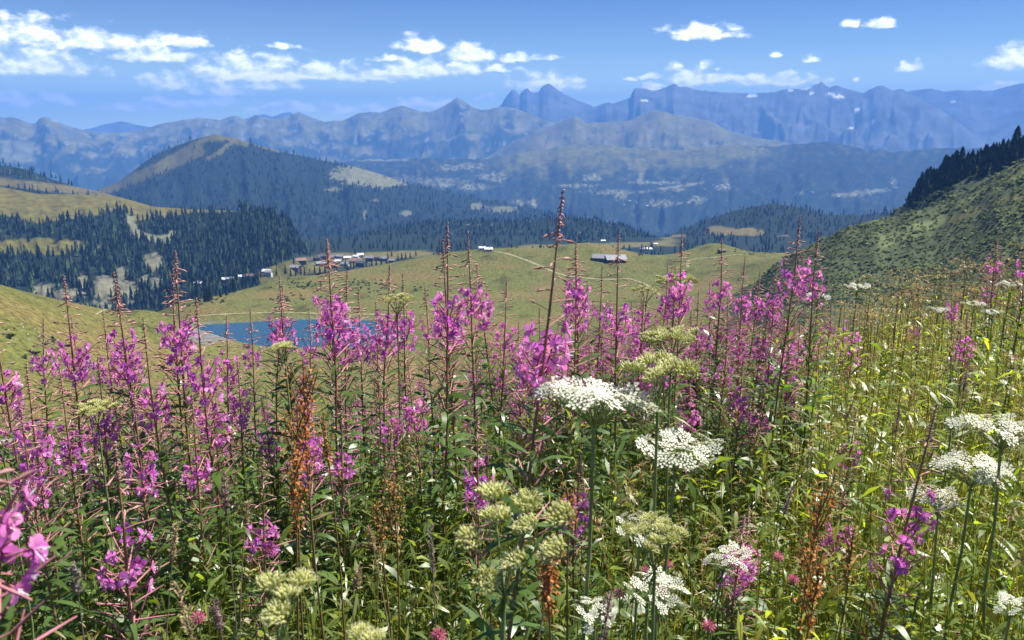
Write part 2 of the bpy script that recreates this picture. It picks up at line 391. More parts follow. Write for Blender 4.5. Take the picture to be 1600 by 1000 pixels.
L_far_spur = ridge('wooded_hill', [(-420,215),(-200,238),(-80,250),(0,258),(40,264),(80,280),(120,292),(150,298),(200,312),(240,325)], 2300, 500, 600, -230,
      cov_f, M_hill, na=240, nf=60, seed=27, zb=-440, label='dark wooded shoulder above a strip of pasture, far side', spur=0.15)
def cov_g(px, py, s, sp, x, y, z):
    c = np.broadcast_to(FOREST * 0.85, px.shape + (3,)).copy()
    edge = np.interp(px, [-400, 0, 55, 110, 150, 190, 200, 212, 225, 290, 350, 420, 520], [325, 334, 350, 343, 336, 327, 334, 346, 345, 334, 331, 323, 360])
    c = lay(c, sstep(1.5, -1.5, py - edge + 5 * nzp(px, py, 14, 80)), GRASS * 0.75 + DRY * 0.3)
    c = lay(c, blob(px, py, 62, 386, 78, 13, 16, 81, 0.6), GRASS * 1.15)
    c = lay(c, stripe(px, py, [(203, 340), (212, 365), (235, 372), (262, 375), (270, 366)], 6, 8, 82), PALE * 0.8)
    for b in [(165,450,24,18),(200,455,16,16),(240,410,16,14),(70,455,18,12),(100,460,30,8),(130,440,10,12),(30,470,24,12),(235,440,20,9),(190,428,10,10),(275,450,14,6),(150,480,40,8)]:
        c = lay(c, blob(px, py, *b, 8, 83, 0.9), GRASS * 0.7 + ROCK * 0.35)
    vz = (px > 405) & (px < 690) & (py > np.interp(px, [400, 440, 480, 540, 600, 690], [426, 410, 400, 396, 394, 390]))
    c = lay(c, vz * 1.0, GRASS * 0.9)
    return c
L_spur = ridge('wooded_hill', [(-420,270),(-200,282),(-60,288),(0,292),(60,303),(130,304),(185,307),(215,316),(240,323),(300,327),(355,329),(410,331),(440,342),(465,372),(484,405),(500,440),(520,475)], 1500, 620, 520, -205,
      cov_g, M_hill, na=360, nf=100, seed=30, zb=-440, label='steep hillside dark with conifers below a smooth grassy top', spur=0.18, L=0.16, Dpts=[(-400, 1500), (200, 1500), (440, 1350), (600, 1200)])
def cov_h(px, py, s, sp, x, y, z):
    c = np.broadcast_to(FOREST * 0.85, px.shape + (3,)).copy()
    for b in [(640,393,34,4),(600,396,30,4)]: c = lay(c, blob(px, py, *b, 8, 90, 0.3), DRY * 0.9)
    c = lay(c, sstep(0.36, 0.5, nzp(px, py, 9, 91)), PALE * 0.5)
    return c
L_dark = ridge('wooded_hill', [(330,430),(400,412),(450,398),(480,386),(560,369),(600,359),(680,346),(740,345),(800,348),(860,339),(920,341),(970,352),(1010,366),(1045,382),(1090,398)], 1850, 420, 500, -225,
      cov_h, M_hill, na=360, nf=70, seed=33, zb=-440, label='low dark conifer ridge behind the village', spur=0.15, L=0.12)
def cov_i(px, py, s, sp, x, y, z):
    c = np.broadcast_to(FOREST * 0.85, px.shape + (3,)).copy()
    for b in [(1150,363,44,7),(1165,375,14,9),(1120,357,16,4),(1060,372,12,6),(1225,372,14,4)]: c = lay(c, blob(px, py, *b, 9, 95, 0.5), DRY * 0.95)
    return c
L_right = ridge('wooded_hill', [(930,405),(985,392),(1025,377),(1060,361),(1110,341),(1160,326),(1205,318),(1245,323),(1290,336),(1340,336),(1420,328),(1520,320),(1700,315),(1850,315)], 2000, 560, 600, -235,
      cov_i, M_hill, na=340, nf=70, seed=36, zb=-440, label='dark wooded knoll with a straw-coloured field on its flank', spur=0.15, L=0.12)

# ---- smooth sheets through surveyed points (thin-plate)
def tps(pts):
    p = np.array(pts, float); xy = p[:, :2] / 300.0; n = len(p)
    def U(r2): return np.where(r2 > 0, r2 * np.log(np.maximum(r2, 1e-12)), 0) * 0.5
    K = U(((xy[:, None] - xy[None]) ** 2).sum(-1)) + 1e-3 * np.eye(n)
    Pm = np.hstack([np.ones((n, 1)), xy])
    A = np.zeros((n + 3, n + 3)); A[:n, :n] = K; A[:n, n:] = Pm; A[n:, :n] = Pm.T
    w = np.linalg.solve(A, np.concatenate([p[:, 2], np.zeros(3)]))
    def f(x, y):
        x = np.asarray(x, float) / 300.0; y = np.asarray(y, float) / 300.0
        z = w[n] + w[n + 1] * x + w[n + 2] * y
        for i in range(n): z = z + w[i] * U((x - xy[i, 0]) ** 2 + (y - xy[i, 1]) ** 2)
        return z
    return f
def at(px, py, y):
    d = ray(px, py); return d * (y / d[1])
LAKE_Z = at(520, 497, 525)[2]
def atz(px, py, z):
    d = ray(px, py); return d * (z / d[2])
shore_px = [(298,508),(345,505),(400,502),(450,499),(520,498),(580,500),(622,508),(632,522),(612,536),(560,543),(500,544),(440,544),(380,546),(340,542),(318,531),(305,519)]
shore = np.array([atz(a, b, LAKE_Z) for a, b in shore_px])
pp = [at(*q) for q in [(-250,430,235),(0,463,262),(60,476,285),(130,487,330),(190,487,380),(235,483,430),(262,482,560),(330,465,640),(430,439,705),(500,429,735),(600,413,760),(700,395,775),(800,387,800),(850,389,810),(920,379,790),(975,391,790),(1010,398,800),(1070,396,790),(1150,394,760),(1215,402,640),(1260,410,520),
     (420,470,600),(550,450,650),(700,430,690),(850,425,700),(950,408,735),(1050,430,690),(1150,440,610),
     (0,560,205),(0,650,150),(130,540,270),(230,505,400),(250,560,330),(150,620,190),(850,500,530),(950,480,560),(1100,500,450)]]
pp += [np.array([x, y, LAKE_Z + 0.7]) for x, y, z in shore * 1.03]
pp += [np.array([x, y, LAKE_Z - 2.5]) for x, y in [(-150, 490), (-110, 488), (-85, 488)]]
for (a, b, y, dz, dy) in [(0,463,262,-70,160),(130,487,330,-55,150),(-250,430,235,-60,150),(235,483,430,-40,120),(330,465,640,-45,120),(430,439,705,-45,120),(500,429,735,-45,130),(600,413,760,-45,130),(700,395,775,-45,130),(800,387,800,-45,130),(920,379,790,-45,130),(1010,398,800,-40,130),(1150,394,760,-30,150),(1260,410,520,-30,200)]:
    q = at(a, b, y); pp.append(np.array([q[0] * (y + dy) / y, y + dy, q[2] + dz]))
pp += [np.array(q) for q in [(0, 60, -34), (0, 150, -70), (0, 260, -103), (0, 380, -122), (60, 60, -30), (120, 200, -75), (-60, 60, -36), (200, 330, -88), (-90, 260, -95), (40, 20, -12), (-40, 20, -16), (0, 20, -14)]]
zpast = tps(pp)
gx = np.linspace(-420, 520, 195); gy = np.linspace(22, 980, 195)
X, Y = np.meshgrid(gx, gy, indexing='ij')
mound = at(1113, 372, 800)
def z_pasture(x, y):
    z = zpast(x, y)
    z = z + 9.0 * np.exp(-(((x - mound[0]) / 24) ** 2 + ((y - mound[1]) / 40) ** 2))
    return z + 0.9 * fbm(x / 45, y / 45, 4, 99) * sstep(60, 160, y) + 0.35 * fbm(x / 9, y / 9, 3, 98) * sstep(60, 160, y)
from math import hypot
def in_lake(x, y):
    ins = np.zeros(np.shape(x), bool); n = len(shore)
    for i in range(n):
        x0, y0 = shore[i, :2]; x1, y1 = shore[(i + 1) % n, :2]
        c = ((y0 > y) != (y1 > y)) & (x < (x1 - x0) * (y - y0) / (y1 - y0 + 1e-12) + x0)
        ins ^= c
    return ins
def shore_dist(x, y):
    return dist_line(np.asarray(x, float), np.asarray(y, float), [tuple(q[:2]) for q in shore] + [tuple(shore[0][:2])])
Z = z_pasture(X, Y)
sdist = shore_dist(X, Y); il = in_lake(X, Y)
wl = sstep(26, 2, np.where(il, 0, sdist))
Z = Z * (1 - wl) + (LAKE_Z + 0.25 + 0.05 * sdist) * wl
Z = np.where(il, LAKE_Z - np.minimum(2.5, sdist * 0.12) + 0.2, Z)
def zg_p(x, y):
    fx = np.clip((np.asarray(x) - gx[0]) / (gx[1] - gx[0]), 0, len(gx) - 1.001); fy = np.clip((np.asarray(y) - gy[0]) / (gy[1] - gy[0]), 0, len(gy) - 1.001)
    i = fx.astype(int); j = fy.astype(int); a = fx - i; b = fy - j
    return Z[i, j] * (1 - a) * (1 - b) + Z[i + 1, j] * a * (1 - b) + Z[i, j + 1] * (1 - a) * b + Z[i + 1, j + 1] * a * b
n = fbm(X / 60, Y / 60, 4, 101); n2 = fbm(X / 14, Y / 22, 4, 102)
Cp = np.broadcast_to(np.array([0.098, 0.104, 0.025]), X.shape + (3,)).copy()
Cp = lay(Cp, sstep(-0.1, 0.35, n), DRY * 0.92)
Cp = lay(Cp, sstep(0.08, 0.32, n2) * sstep(0.2, -0.3, n) * 0.8, GRASS * 0.52)
Cp = lay(Cp, sstep(9, 2, sdist) * 0.6, PALE * 0.7)
pxp, pyp = proj(X, Y, Z)
Cp = lay(Cp, blob(pxp, pyp, 325, 520, 45, 14, 20, 105, 0.5) * ~il, np.array([0.13, 0.13, 0.125]))
I = np.arange(X.size).reshape(X.shape)
F = np.stack([I[:-1, :-1], I[1:, :-1], I[1:, 1:], I[:-1, 1:]], -1).reshape(-1, 4)
po = link('pasture', mesh_np('pasture', np.stack([X, Y, Z], -1).reshape(-1, 3), F, [M_grass], True, Cp.reshape(-1, 3)))
tag(po, 'rolling olive-green pasture round the small lake', None, None, 'structure')
def hit(px, py, zf, y0, y1, n=3000):
    """where the view ray meets the ground first"""
    d = ray(px, py); ys = np.linspace(y0, y1, n); xs = d[0] / d[1] * ys
    g = zf(xs, ys) - d[2] / d[1] * ys
    k = np.argmax(g > 0) if (g > 0).any() else n - 1
    return np.array([xs[k], ys[k], float(zf(xs[k:k+1], ys[k:k+1])[0])])

# lake water
def smooth_loop(p, it=3):
    for _ in range(it):
        q = 0.75 * p + 0.25 * np.roll(p, -1, 0); r_ = 0.25 * p + 0.75 * np.roll(p, -1, 0)
        p = np.stack([q, r_], 1).reshape(-1, p.shape[1])
    return p
sl = smooth_loop(shore[:, :2] * 1.0, 3); cxy = sl.mean(0)
sl = cxy + (sl - cxy) * 1.06
V = [(cxy[0], cxy[1], LAKE_Z)] + [(a, b, LAKE_Z) for a, b in sl]
ns = len(sl)
Mw, nt, out = mat_new('lake_water')
b = P(nt, 'ShaderNodeBsdfPrincipled', i_Roughness=0.18, i_IOR=1.33); b.inputs['Base Color'].default_value = (0.024, 0.062, 0.088, 1)
gp = P(nt, 'ShaderNodeNewGeometry'); nz = P(nt, 'ShaderNodeTexNoise', i_Scale=0.9, i_Detail=4.0); nt.links.new(gp.outputs['Position'], nz.inputs['Vector'])
bp = P(nt, 'ShaderNodeBump', i_Strength=0.35, i_Distance=0.25); nt.links.new(nz.outputs[0], bp.inputs['Height']); nt.links.new(bp.outputs[0], b.inputs['Normal'])
nt.links.new(b.outputs[0], out.inputs[0])
me = mesh_np('lake', V, [(0, i + 1, (i + 1) % ns + 1) for i in range(ns)], [Mw])
tag(link('lake', me), 'small deep blue mountain lake in the pasture hollow', None, None, 'structure')

# valley floor with the village fields
vp = [at(*q) for q in [(300,465,1000),(400,432,1080),(450,425,1120),(520,412,1180),(600,403,1230),(700,396,1280),(800,388,1400),(870,385,1450),(950,382,1500),(1020,381,1520),(1100,380,1500),(1170,384,1450),(1300,390,1350),(1500,400,1300),(100,480,950),(-200,480,900)]]
vp += [np.array([q[0] * 1.6, q[1] * 1.6, q[2] * 1.12]) for q in vp]
zval = tps(vp)
vx = np.linspace(-1400, 1500, 150); vy = np.linspace(780, 1640, 70)
VX, VY = np.meshgrid(vx, vy, indexing='ij')
def zg_v(x, y): return zval(x, y) + 2.0 * fbm(np.asarray(x) / 120, np.asarray(y) / 120, 3, 120)
VZ = zg_v(VX, VY); pxv, pyv = proj(VX, VY, VZ)
Cv = np.broadcast_to(FOREST * 0.95, VX.shape + (3,)).copy()
def cov_valley(px, py):
    m = np.zeros(px.shape)
    for b in [(450,410,22,9),(520,404,34,9),(590,400,34,6),(490,418,34,8),(640,397,40,6),(860,386,50,4),(800,390,30,3),(940,384,60,4),(1000,382,50,4),(1045,376,12,12),(410,425,22,6),(560,410,40,8)]:
        m = np.maximum(m, blob(px, py, *b, 10, 121, 0.5))
    return m
Cv = lay(Cv, cov_valley(pxv, pyv), GRASS * 0.9 + DRY * 0.3)
I = np.arange(VX.size).reshape(VX.shape)
F = np.stack([I[:-1, :-1], I[1:, :-1], I[1:, 1:], I[:-1, 1:]], -1).reshape(-1, 4)
tag(link('valley_floor', mesh_np('valley_floor', np.stack([VX, VY, VZ], -1).reshape(-1, 3), F, [M_hill], True, Cv.reshape(-1, 3))), 'wooded valley floor with the village clearings', None, None, 'structure')

# ground reaching the horizon below everything
g = np.linspace(-19000, 19000, 12); GX, GY = np.meshgrid(g, g, indexing='ij')
I = np.arange(144).reshape(12, 12); F = np.stack([I[:-1, :-1], I[1:, :-1], I[1:, 1:], I[:-1, 1:]], -1).reshape(-1, 4)
tag(link('ground', mesh_np('ground', np.stack([GX, GY, GX * 0 - 480], -1).reshape(-1, 3), F, [M_far], False, np.broadcast_to(FOREST * 1.4, (144, 3)))), 'low land under the mountains out to the horizon', None, None, 'structure')

# ---- the steep hill beside the meadow: lit rib in front, tree-lined gully side behind
SHRUB = np.array([0.058, 0.076, 0.035]); HEATH = np.array([0.080, 0.094, 0.040])
def cov_j(px, py, s, sp, x, y, z):
    n = nzp(px, py, 16, 130)
    c = np.broadcast_to(HEATH * 0.9, px.shape + (3,)).copy()
    c = lay(c, sstep(-0.15, 0.2, n), SHRUB)
    c = lay(c, stripe(px, py, [(1610, 262), (1500, 325), (1430, 362), (1380, 378)], 9, 20, 131), HEATH * 1.35)
    c = lay(c, stripe(px, py, [(1610, 300), (1560, 315), (1480, 350)], 4, 20, 131), DRY * 0.5 + HEATH * 0.5)
    return c
RIB = [(1120,462),(1180,432),(1210,412),(1260,386),(1320,358),(1360,345),(1400,338),(1440,328),(1480,312),(1520,292),(1560,270),(1600,250),(1680,212),(1900,130)]
L_rib = ridge('heath_slope', RIB, 470, 330, 60, lambda x, y: zg_p(x, y) - 1.5, cov_j, M_hill, na=240, nf=110, nb=8, seed=40, label='sunlit green heath slope with low shrubs', spur=0.10, L=0.10, prof=0.95, rough=0.02)
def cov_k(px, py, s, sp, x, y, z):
    return np.broadcast_to(SHRUB * 0.75, px.shape + (3,)).copy()  # gully shade put into the cover: shrub colour lowered evenly
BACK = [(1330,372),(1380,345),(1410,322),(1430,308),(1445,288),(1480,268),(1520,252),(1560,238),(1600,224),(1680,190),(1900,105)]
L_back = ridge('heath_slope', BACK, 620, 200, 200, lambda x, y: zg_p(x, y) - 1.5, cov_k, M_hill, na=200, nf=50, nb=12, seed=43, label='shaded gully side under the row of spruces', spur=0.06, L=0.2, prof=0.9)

# ================================================================== paths, woods, village, barns
def strip_path(name, pix, width, label, y0=150, y1=900):
    P0 = np.array([hit(a, b, zg_p, y0, y1)[:2] for a, b in pix])
    t = np.linspace(0, len(P0) - 1, 14 * (len(P0) - 1) + 1); i = np.minimum(t.astype(int), len(P0) - 2); f = (t - i)[:, None]
    def g(k): return P0[np.clip(k, 0, len(P0) - 1)]
    p = 0.5 * ((2 * g(i)) + (-g(i - 1) + g(i + 1)) * f + (2 * g(i - 1) - 5 * g(i) + 4 * g(i + 1) - g(i + 2)) * f ** 2 + (-g(i - 1) + 3 * g(i) - 3 * g(i + 1) + g(i + 2)) * f ** 3)
    d = np.gradient(p, axis=0); d /= np.linalg.norm(d, axis=1)[:, None] + 1e-9
    s = np.stack([-d[:, 1], d[:, 0]], 1); V = []
    for k, off in enumerate((-1, -0.33, 0.33, 1)):
        w = width * (1 + 0.35 * fbm(np.arange(len(p)) / 5.0, np.zeros(len(p)) + k, 3, 7 + k))[:, None]
        q = p + s * off * w * 0.5; V.append(np.column_stack([q, zg_p(q[:, 0], q[:, 1]) + 0.22]))
    n = len(p); V = np.concatenate(V)
    F = [(k * n + j, k * n + j + 1, (k + 1) * n + j + 1, (k + 1) * n + j) for k in range(3) for j in range(n - 1)]
    C = np.broadcast_to(PALE * 1.15 + np.array([0.04, 0.02, 0]), (len(V), 3))
    tag(link(name, mesh_np(name, V, F, [M_grass], True, C)), label, None, None, 'structure')
strip_path('path', [(312,494),(360,491),(420,489),(500,490),(590,492),(650,495)], 2.6, 'pale gravel track along the far lake shore')
strip_path('path', [(772,393),(800,399),(825,408),(850,418),(880,430),(930,436),(985,436)], 3.0, 'pale farm track winding down the pasture from its crest')
strip_path('path', [(985,436),(1005,443),(1020,452),(1032,462)], 2.0, 'short worn footpath bending across the middle of the pasture')
strip_path('path', [(1075,418),(1076,408),(1092,404),(1120,402),(1160,398)], 2.6, 'thin track crossing below the green mound')
strip_path('path', [(150,492),(190,489),(225,487),(245,491)], 0.8, 'worn cattle track on the shoulder beside the lake')

def conifer_geo(seed, tiers, sides, slim=0.17):
    r = np.random.default_rng(seed); V = []; F = []
    for k in range(tiers):
        f = k / tiers
        z0 = 0.08 + 0.92 * f; apex = min(1.0, z0 + 0.92 / tiers * 1.9); rad = slim * (1 - f) ** 0.85 + 0.012
        b = len(V); V.append((0, 0, apex))
        a0 = r.uniform(0, 6.3)
        for j in range(sides * 2):
            a = a0 + j * math.pi / sides + r.uniform(-0.12, 0.12)
            rr = rad * (r.uniform(0.8, 1.15) if j % 2 == 0 else r.uniform(0.45, 0.65))
            V.append((rr * math.cos(a), rr * math.sin(a), z0 - (0.03 if j % 2 == 0 else -0.015) + r.uniform(-0.012, 0.012)))
        n = sides * 2
        F += [(b, b + 1 + j, b + 1 + (j + 1) % n) for j in range(n)]
    return np.array(V), np.array(F)
def lumps_geo(seed, n, rx, rz, size):
    """a leafy crown: many small leaf faces spread through clumps of a rounded volume"""
    r = np.random.default_rng(seed); V = []; F = []
    cl = r.normal(0, 1, (max(4, n // 9), 3)); cl /= np.linalg.norm(cl, axis=1)[:, None]; cl *= r.uniform(0.35, 0.85, (len(cl), 1))
    for i in range(n):
        c = cl[i % len(cl)] + r.normal(0, 0.2, 3); c = c * (rx, rx, rz) + (0, 0, rz)
        c[2] = max(c[2], 0.02)
        u = r.normal(0, 1, 3); u /= np.linalg.norm(u); v = np.cross(u, r.normal(0, 1, 3)); v /= np.linalg.norm(v)
        s = size * r.uniform(0.6, 1.3); b = len(V)
        V += [c - u * s, c + v * s * 0.7, c + u * s, c - v * s * 0.7]; F += [(b, b + 1, b + 2), (b, b + 2, b + 3)]
    return np.array(V), np.array(F)
def scatter(protos, pos, hs, tints, name, mat, label, wid=None, kind='stuff', tvar=0.25, seed=5):
    """many small plants or trees joined as one mass"""
    r = np.random.default_rng(seed); Vs = []; Fs = []; Cs = []; off = 0
    pid = r.integers(0, len(protos), len(pos)); ang = r.uniform(0, 6.283, len(pos))
    wid = hs if wid is None else wid
    for k, (pv, pf) in enumerate(protos):
        m = np.nonzero(pid == k)[0]
        if not len(m): continue
        ca, sa = np.cos(ang[m])[:, None], np.sin(ang[m])[:, None]
        x = (pv[:, 0] * ca - pv[:, 1] * sa) * wid[m][:, None] + pos[m, 0:1]
        y = (pv[:, 0] * sa + pv[:, 1] * ca) * wid[m][:, None] + pos[m, 1:2]
        z = pv[:, 2] * hs[m][:, None] + pos[m, 2:3]
        Vs.append(np.stack([x, y, z], -1).reshape(-1, 3))
        Fs.append((pf[None] + (np.arange(len(m)) * len(pv))[:, None, None] + off).reshape(-1, 3)); off += len(m) * len(pv)
        c = tints[m] * (1 + tvar * r.uniform(-1, 1, (len(m), 1)))
        Cs.append(np.repeat(c, len(pv), 0))
    me = mesh_np(name, np.concatenate(Vs), np.concatenate(Fs), [mat], False, np.concatenate(Cs))
    o = link(name, me); tag(o, label, None, None, kind); return o
M_conifer = mat_plain('conifer_needles', (0.02, 0.035, 0.02), 0.9, 0.1, 0.3, 0.4, tint=True)
M_conifer1 = mat_plain('spruce_needles', (0.016, 0.030, 0.016), 0.9, 0.1, 0.45, 1.6)
M_bark = mat_plain('bark', (0.07, 0.05, 0.035), 0.9, 0.1, 0.3, 2.0)
M_shrub = mat_plain('shrub_leaves', (0.03, 0.05, 0.02), 0.8, 0.2, 0.3, 0.6, 0.5, (1.5, 1.5, 1.1), tint=True)
cp3 = [conifer_geo(i, 3, 3, 0.19) for i in range(5)]
def forest_pts(l, n, seed, ymax=1e9, thr=0.055, pyr=None):
    r = np.random.default_rng(seed)
    V, C = l.V, l.C; lum = C.sum(-1) / 3
    w = (lum < thr * 0.75) * 1.0
    a = np.gradient(V, axis=0); b = np.gradient(V, axis=1)
    area = np.linalg.norm(np.cross(a, b), axis=-1); rr = l.r
    nrm = np.cross(a, b); nrm /= np.linalg.norm(nrm, axis=-1)[..., None] + 1e-9
    face = np.abs((nrm * V).sum(-1)) / np.linalg.norm(V, axis=-1)
    w = w * area / rr ** 2 * (0.25 + face) * (l.px > -160) * (l.px < 1760) * (l.py < 520)
    w = w * ~((l.px > 405) & (l.px < 690) & (l.py > np.interp(l.px, [400, 440, 480, 540, 600, 690], [426, 410, 400, 396, 394, 390])))
    if pyr: w = w * (l.py > pyr[0]) * (l.py < pyr[1])
    w[0] = 0; w[-1] = 0; w[:, 0] = 0; w[:, -3:] = 0
    k = r.choice(w.size, n, p=w.ravel() / w.sum())
    i, j = np.unravel_index(k, w.shape)
    p = V[i, j] + a[i, j] * r.uniform(-0.5, 0.5, (n, 1)) + b[i, j] * r.uniform(-0.5, 0.5, (n, 1))
    return p
CT = np.array([0.021, 0.035, 0.020])
def wood(name, l, n, hm, seed, label, **k):
    p = forest_pts(l, n, seed, **k); r = np.random.default_rng(seed + 1)
    h = hm * r.uniform(0.55, 1.25, n)
    t = CT * np.where(r.random((n, 1)) < 0.38, np.array([[2.4, 2.3, 1.5]]), np.array([[1.0, 1.0, 1.0]])) * r.uniform(0.8, 1.3, (n, 1))
    scatter(cp3, p - [0, 0, 0.6], h, t, name, M_conifer, label, wid=h * r.uniform(0.85, 1.3, n), seed=seed + 2)
wood('forest', L_central, 5600, 16, 200, 'mass of conifers cloaking the rounded hill')
wood('forest', L_dark, 5600, 10.5, 203, 'dark mass of conifers on the low ridge')
wood('forest', L_right, 4000, 10.5, 206, 'dark mass of conifers on the far wooded knoll')
wood('forest', L_far_spur, 1500, 17, 209, 'conifers on the far shoulder above the pasture strip')
wood('forest', L_spur, 5200, 15, 212, 'mass of spruces covering the steep hillside')
# valley woods
r_ = np.random.default_rng(220)
vx_, vy_ = [], []
while len(vx_) < 2200:
    y = 1 / r_.uniform(1 / 1600, 1 / 900); x = y * math.tan(r_.uniform(-0.62, 0.62)); vx_.append(x); vy_.append(y)
vx_, vy_ = np.array(vx_), np.array(vy_); vz_ = zg_v(vx_, vy_); a_, b_ = proj(vx_, vy_, vz_)
ok = (cov_valley(a_, b_) < 0.3) & ~((a_ > 405) & (a_ < 640) & (b_ > 394) & (r_.random(len(a_)) < 0.75))
vpts = np.column_stack([vx_, vy_, vz_])[ok]
h_ = 13 * r_.uniform(0.6, 1.2, len(vpts))
scatter(cp3, vpts, h_, np.broadcast_to(CT, vpts.shape) * r_.uniform(0.8, 1.6, (len(vpts), 1)), 'forest', M_conifer, 'conifers round the village clearings on the valley floor', seed=221)

def on_village(a, b):
    if a >= 490: return hit(a, b, zg_v, 830, 1800)
    dd = (L_spur.px - a) ** 2 + (L_spur.py - b) ** 2 + (L_spur.r > 1300) * 1e6
    return L_spur.V.reshape(-1, 3)[np.argmin(dd)]
# spruces that can be told apart
spr = []
for i in range(6):
    V, F = conifer_geo(300 + i, 9, 7, 0.16 + 0.015 * (i % 3)); spr.append(mesh_np('crown', V, F, [M_conifer1]))
tv, tf = [], []
for k, (z, rr) in enumerate(((0, 0.018), (0.12, 0.014), (0.9, 0.002))):
    tv += [(rr * math.cos(j * 1.2566), rr * math.sin(j * 1.2566), z) for j in range(5)]
tf = [(k * 5 + j, k * 5 + (j + 1) % 5, (k + 1) * 5 + (j + 1) % 5, (k + 1) * 5 + j) for k in range(2) for j in range(5)]
trunk_me = mesh_np('trunk', tv, tf, [M_bark], True)
def spruce(p, h, label, group, wide=1.0):
    e = link('spruce_tree', None, None, tuple(p)); e.scale = (h * wide, h * wide, h); e.rotation_euler = (0, 0, random.uniform(0, 6.28))
    tag(e, label, 'tree', group)
    link('trunk', trunk_me, e); link('crown', random.choice(spr), e)
random.seed(4)
for i in range(22):
    a = 306 + random.random() ** 0.8 * 62; b = np.interp(a, [300, 330, 370], [474, 466, 452]) + random.uniform(-5, 5)
    p = hit(a, b, zg_p, 300, 900); spruce(p, random.uniform(7, 13), 'dark spruce in the dense clump on the slope beyond the lake', 'spruce clump by the lake', 1.3)
nb0 = L_back.V.shape[1]
crest_j = 50
k = 0
for i in range(0, L_back.V.shape[0], 1):
    if random.random() < 0.8:
        for rep in range(1 + (random.random() < 0.35)):
            j = crest_j - random.randint(0, 7) if rep == 0 else crest_j + random.randint(0, 2)
            p = L_back.V[i, j]
            if 1415 < proj(*p)[0] < 1680:
                spruce(p - np.array([0, 0, 0.4]), random.choice((5, 7, 9, 11, 14)) * random.uniform(0.8, 1.15), 'dark spruce in the row along the crest of the steep hill', 'spruce row on the hill crest', random.uniform(1.1, 2.1))
for (a, b, h) in [(432,430,11),(447,428,13),(455,432,12),(463,431,14),(470,430,12),(477,431,13),(485,430,11),(492,428,13),(500,427,12),(508,426,12),(460,412,12),(540,420,12),(548,419,11),(553,419,12),(562,419,9),(573,418,10),(581,416,13),(588,415,12),(596,414,13),(604,413,11),(566,409,11),(527,410,10),(536,408,10),(515,421,12),(606,402,10),(612,401,11),(622,408,12),(628,406,13),(634,405,12),(641,404,11),(650,400,11),(370,440,9),(384,438,10),(402,434,10),(408,433,11)]:
    p = on_village(a, b); spruce(p, h * 0.95, 'dark spruce standing among the village chalets', 'spruces in the village')
sp_pts = forest_pts(L_spur, 170, 231, pyr=(318, 500))
for p in sp_pts: spruce(p - np.array([0, 0, 0.5]), random.uniform(11, 19), 'tall dark spruce in the wood on the steep hillside', 'spruces of the hillside wood', 1.05)
for (a, b, h) in [(199,333,13),(206,337,15),(188,318,5),(235,332,8),(56,352,7),(30,400,12),(48,396,6),(90,392,6),(105,388,7),(330,330,8),(1108,372,11),(1114,368,9),(1120,375,10),(1142,370,10)]:
    l = L_spur if a < 500 else L_right
    dd = (l.px - a) ** 2 + (l.py - b) ** 2; q = l.V.reshape(-1, 3)[np.argmin(dd)]
    spruce(q, h, 'lone spruce standing on open grass among the hills', 'lone spruces on open hillside', 1.2)

# the dark wood behind that row
bp_ = []
for i in range(L_back.V.shape[0]):
    for rep in range(3):
        q = L_back.V[i, 50 - random.randint(1, 13)] + np.array([random.uniform(-3, 3), random.uniform(-3, 3), -0.6])
        if 1425 < proj(*q)[0] < 1720: bp_.append(q)
bp_ = np.array(bp_); h_ = np.random.default_rng(235).uniform(4, 10, len(bp_))
scatter(cp3, bp_, h_, np.broadcast_to(CT * 0.95, bp_.shape) * 0.7, 'forest', M_conifer, 'dark young wood under the spruce row on the hill crest', wid=h_ * 1.5, seed=236)
# heath shrubs on the steep slope
shp = [lumps_geo(400 + i, 10, 0.55, 0.34, 0.30) for i in range(6)]
def shrubs(l, n, size, seed, label, thr, tint):
    r = np.random.default_rng(seed)
    lum = l.C.sum(-1) / 3; a = np.gradient(l.V, axis=0); b = np.gradient(l.V, axis=1)
    w = np.linalg.norm(np.cross(a, b), axis=-1) / l.r ** 1.6 * np.where(lum < thr, 1.0, 0.22) * (l.px > 1100) * (l.px < 1720) * (l.py < 480)
    kk = r.choice(w.size, n, p=w.ravel() / w.sum()); i, j = np.unravel_index(kk, w.shape)
    p = l.V[i, j] + a[i, j] * r.uniform(-0.5, 0.5, (n, 1)) + b[i, j] * r.uniform(-0.5, 0.5, (n, 1))
    h = size * r.uniform(0.5, 1.5, n)
    t = tint * np.where(r.random((n, 1)) < 0.3, np.array([[1.35, 1.3, 1.15]]), 1.0) * r.uniform(0.85, 1.2, (n, 1))
    scatter(shp, p - [0, 0, 0.15], h, t, 'shrubbery', M_shrub, label, wid=h * 1.5, seed=seed + 1)
shrubs(L_rib, 8000, 1.15, 240, 'low dwarf shrubs covering the sunlit heath slope', 0.05, np.array([0.105, 0.132, 0.062]))
shrubs(L_back, 2200, 2.6, 243, 'scrub tinted dark for the shade of the gully side', 0.05, np.array([0.026, 0.040, 0.016]))  # scrub tint on the gully side darkened as painted shade
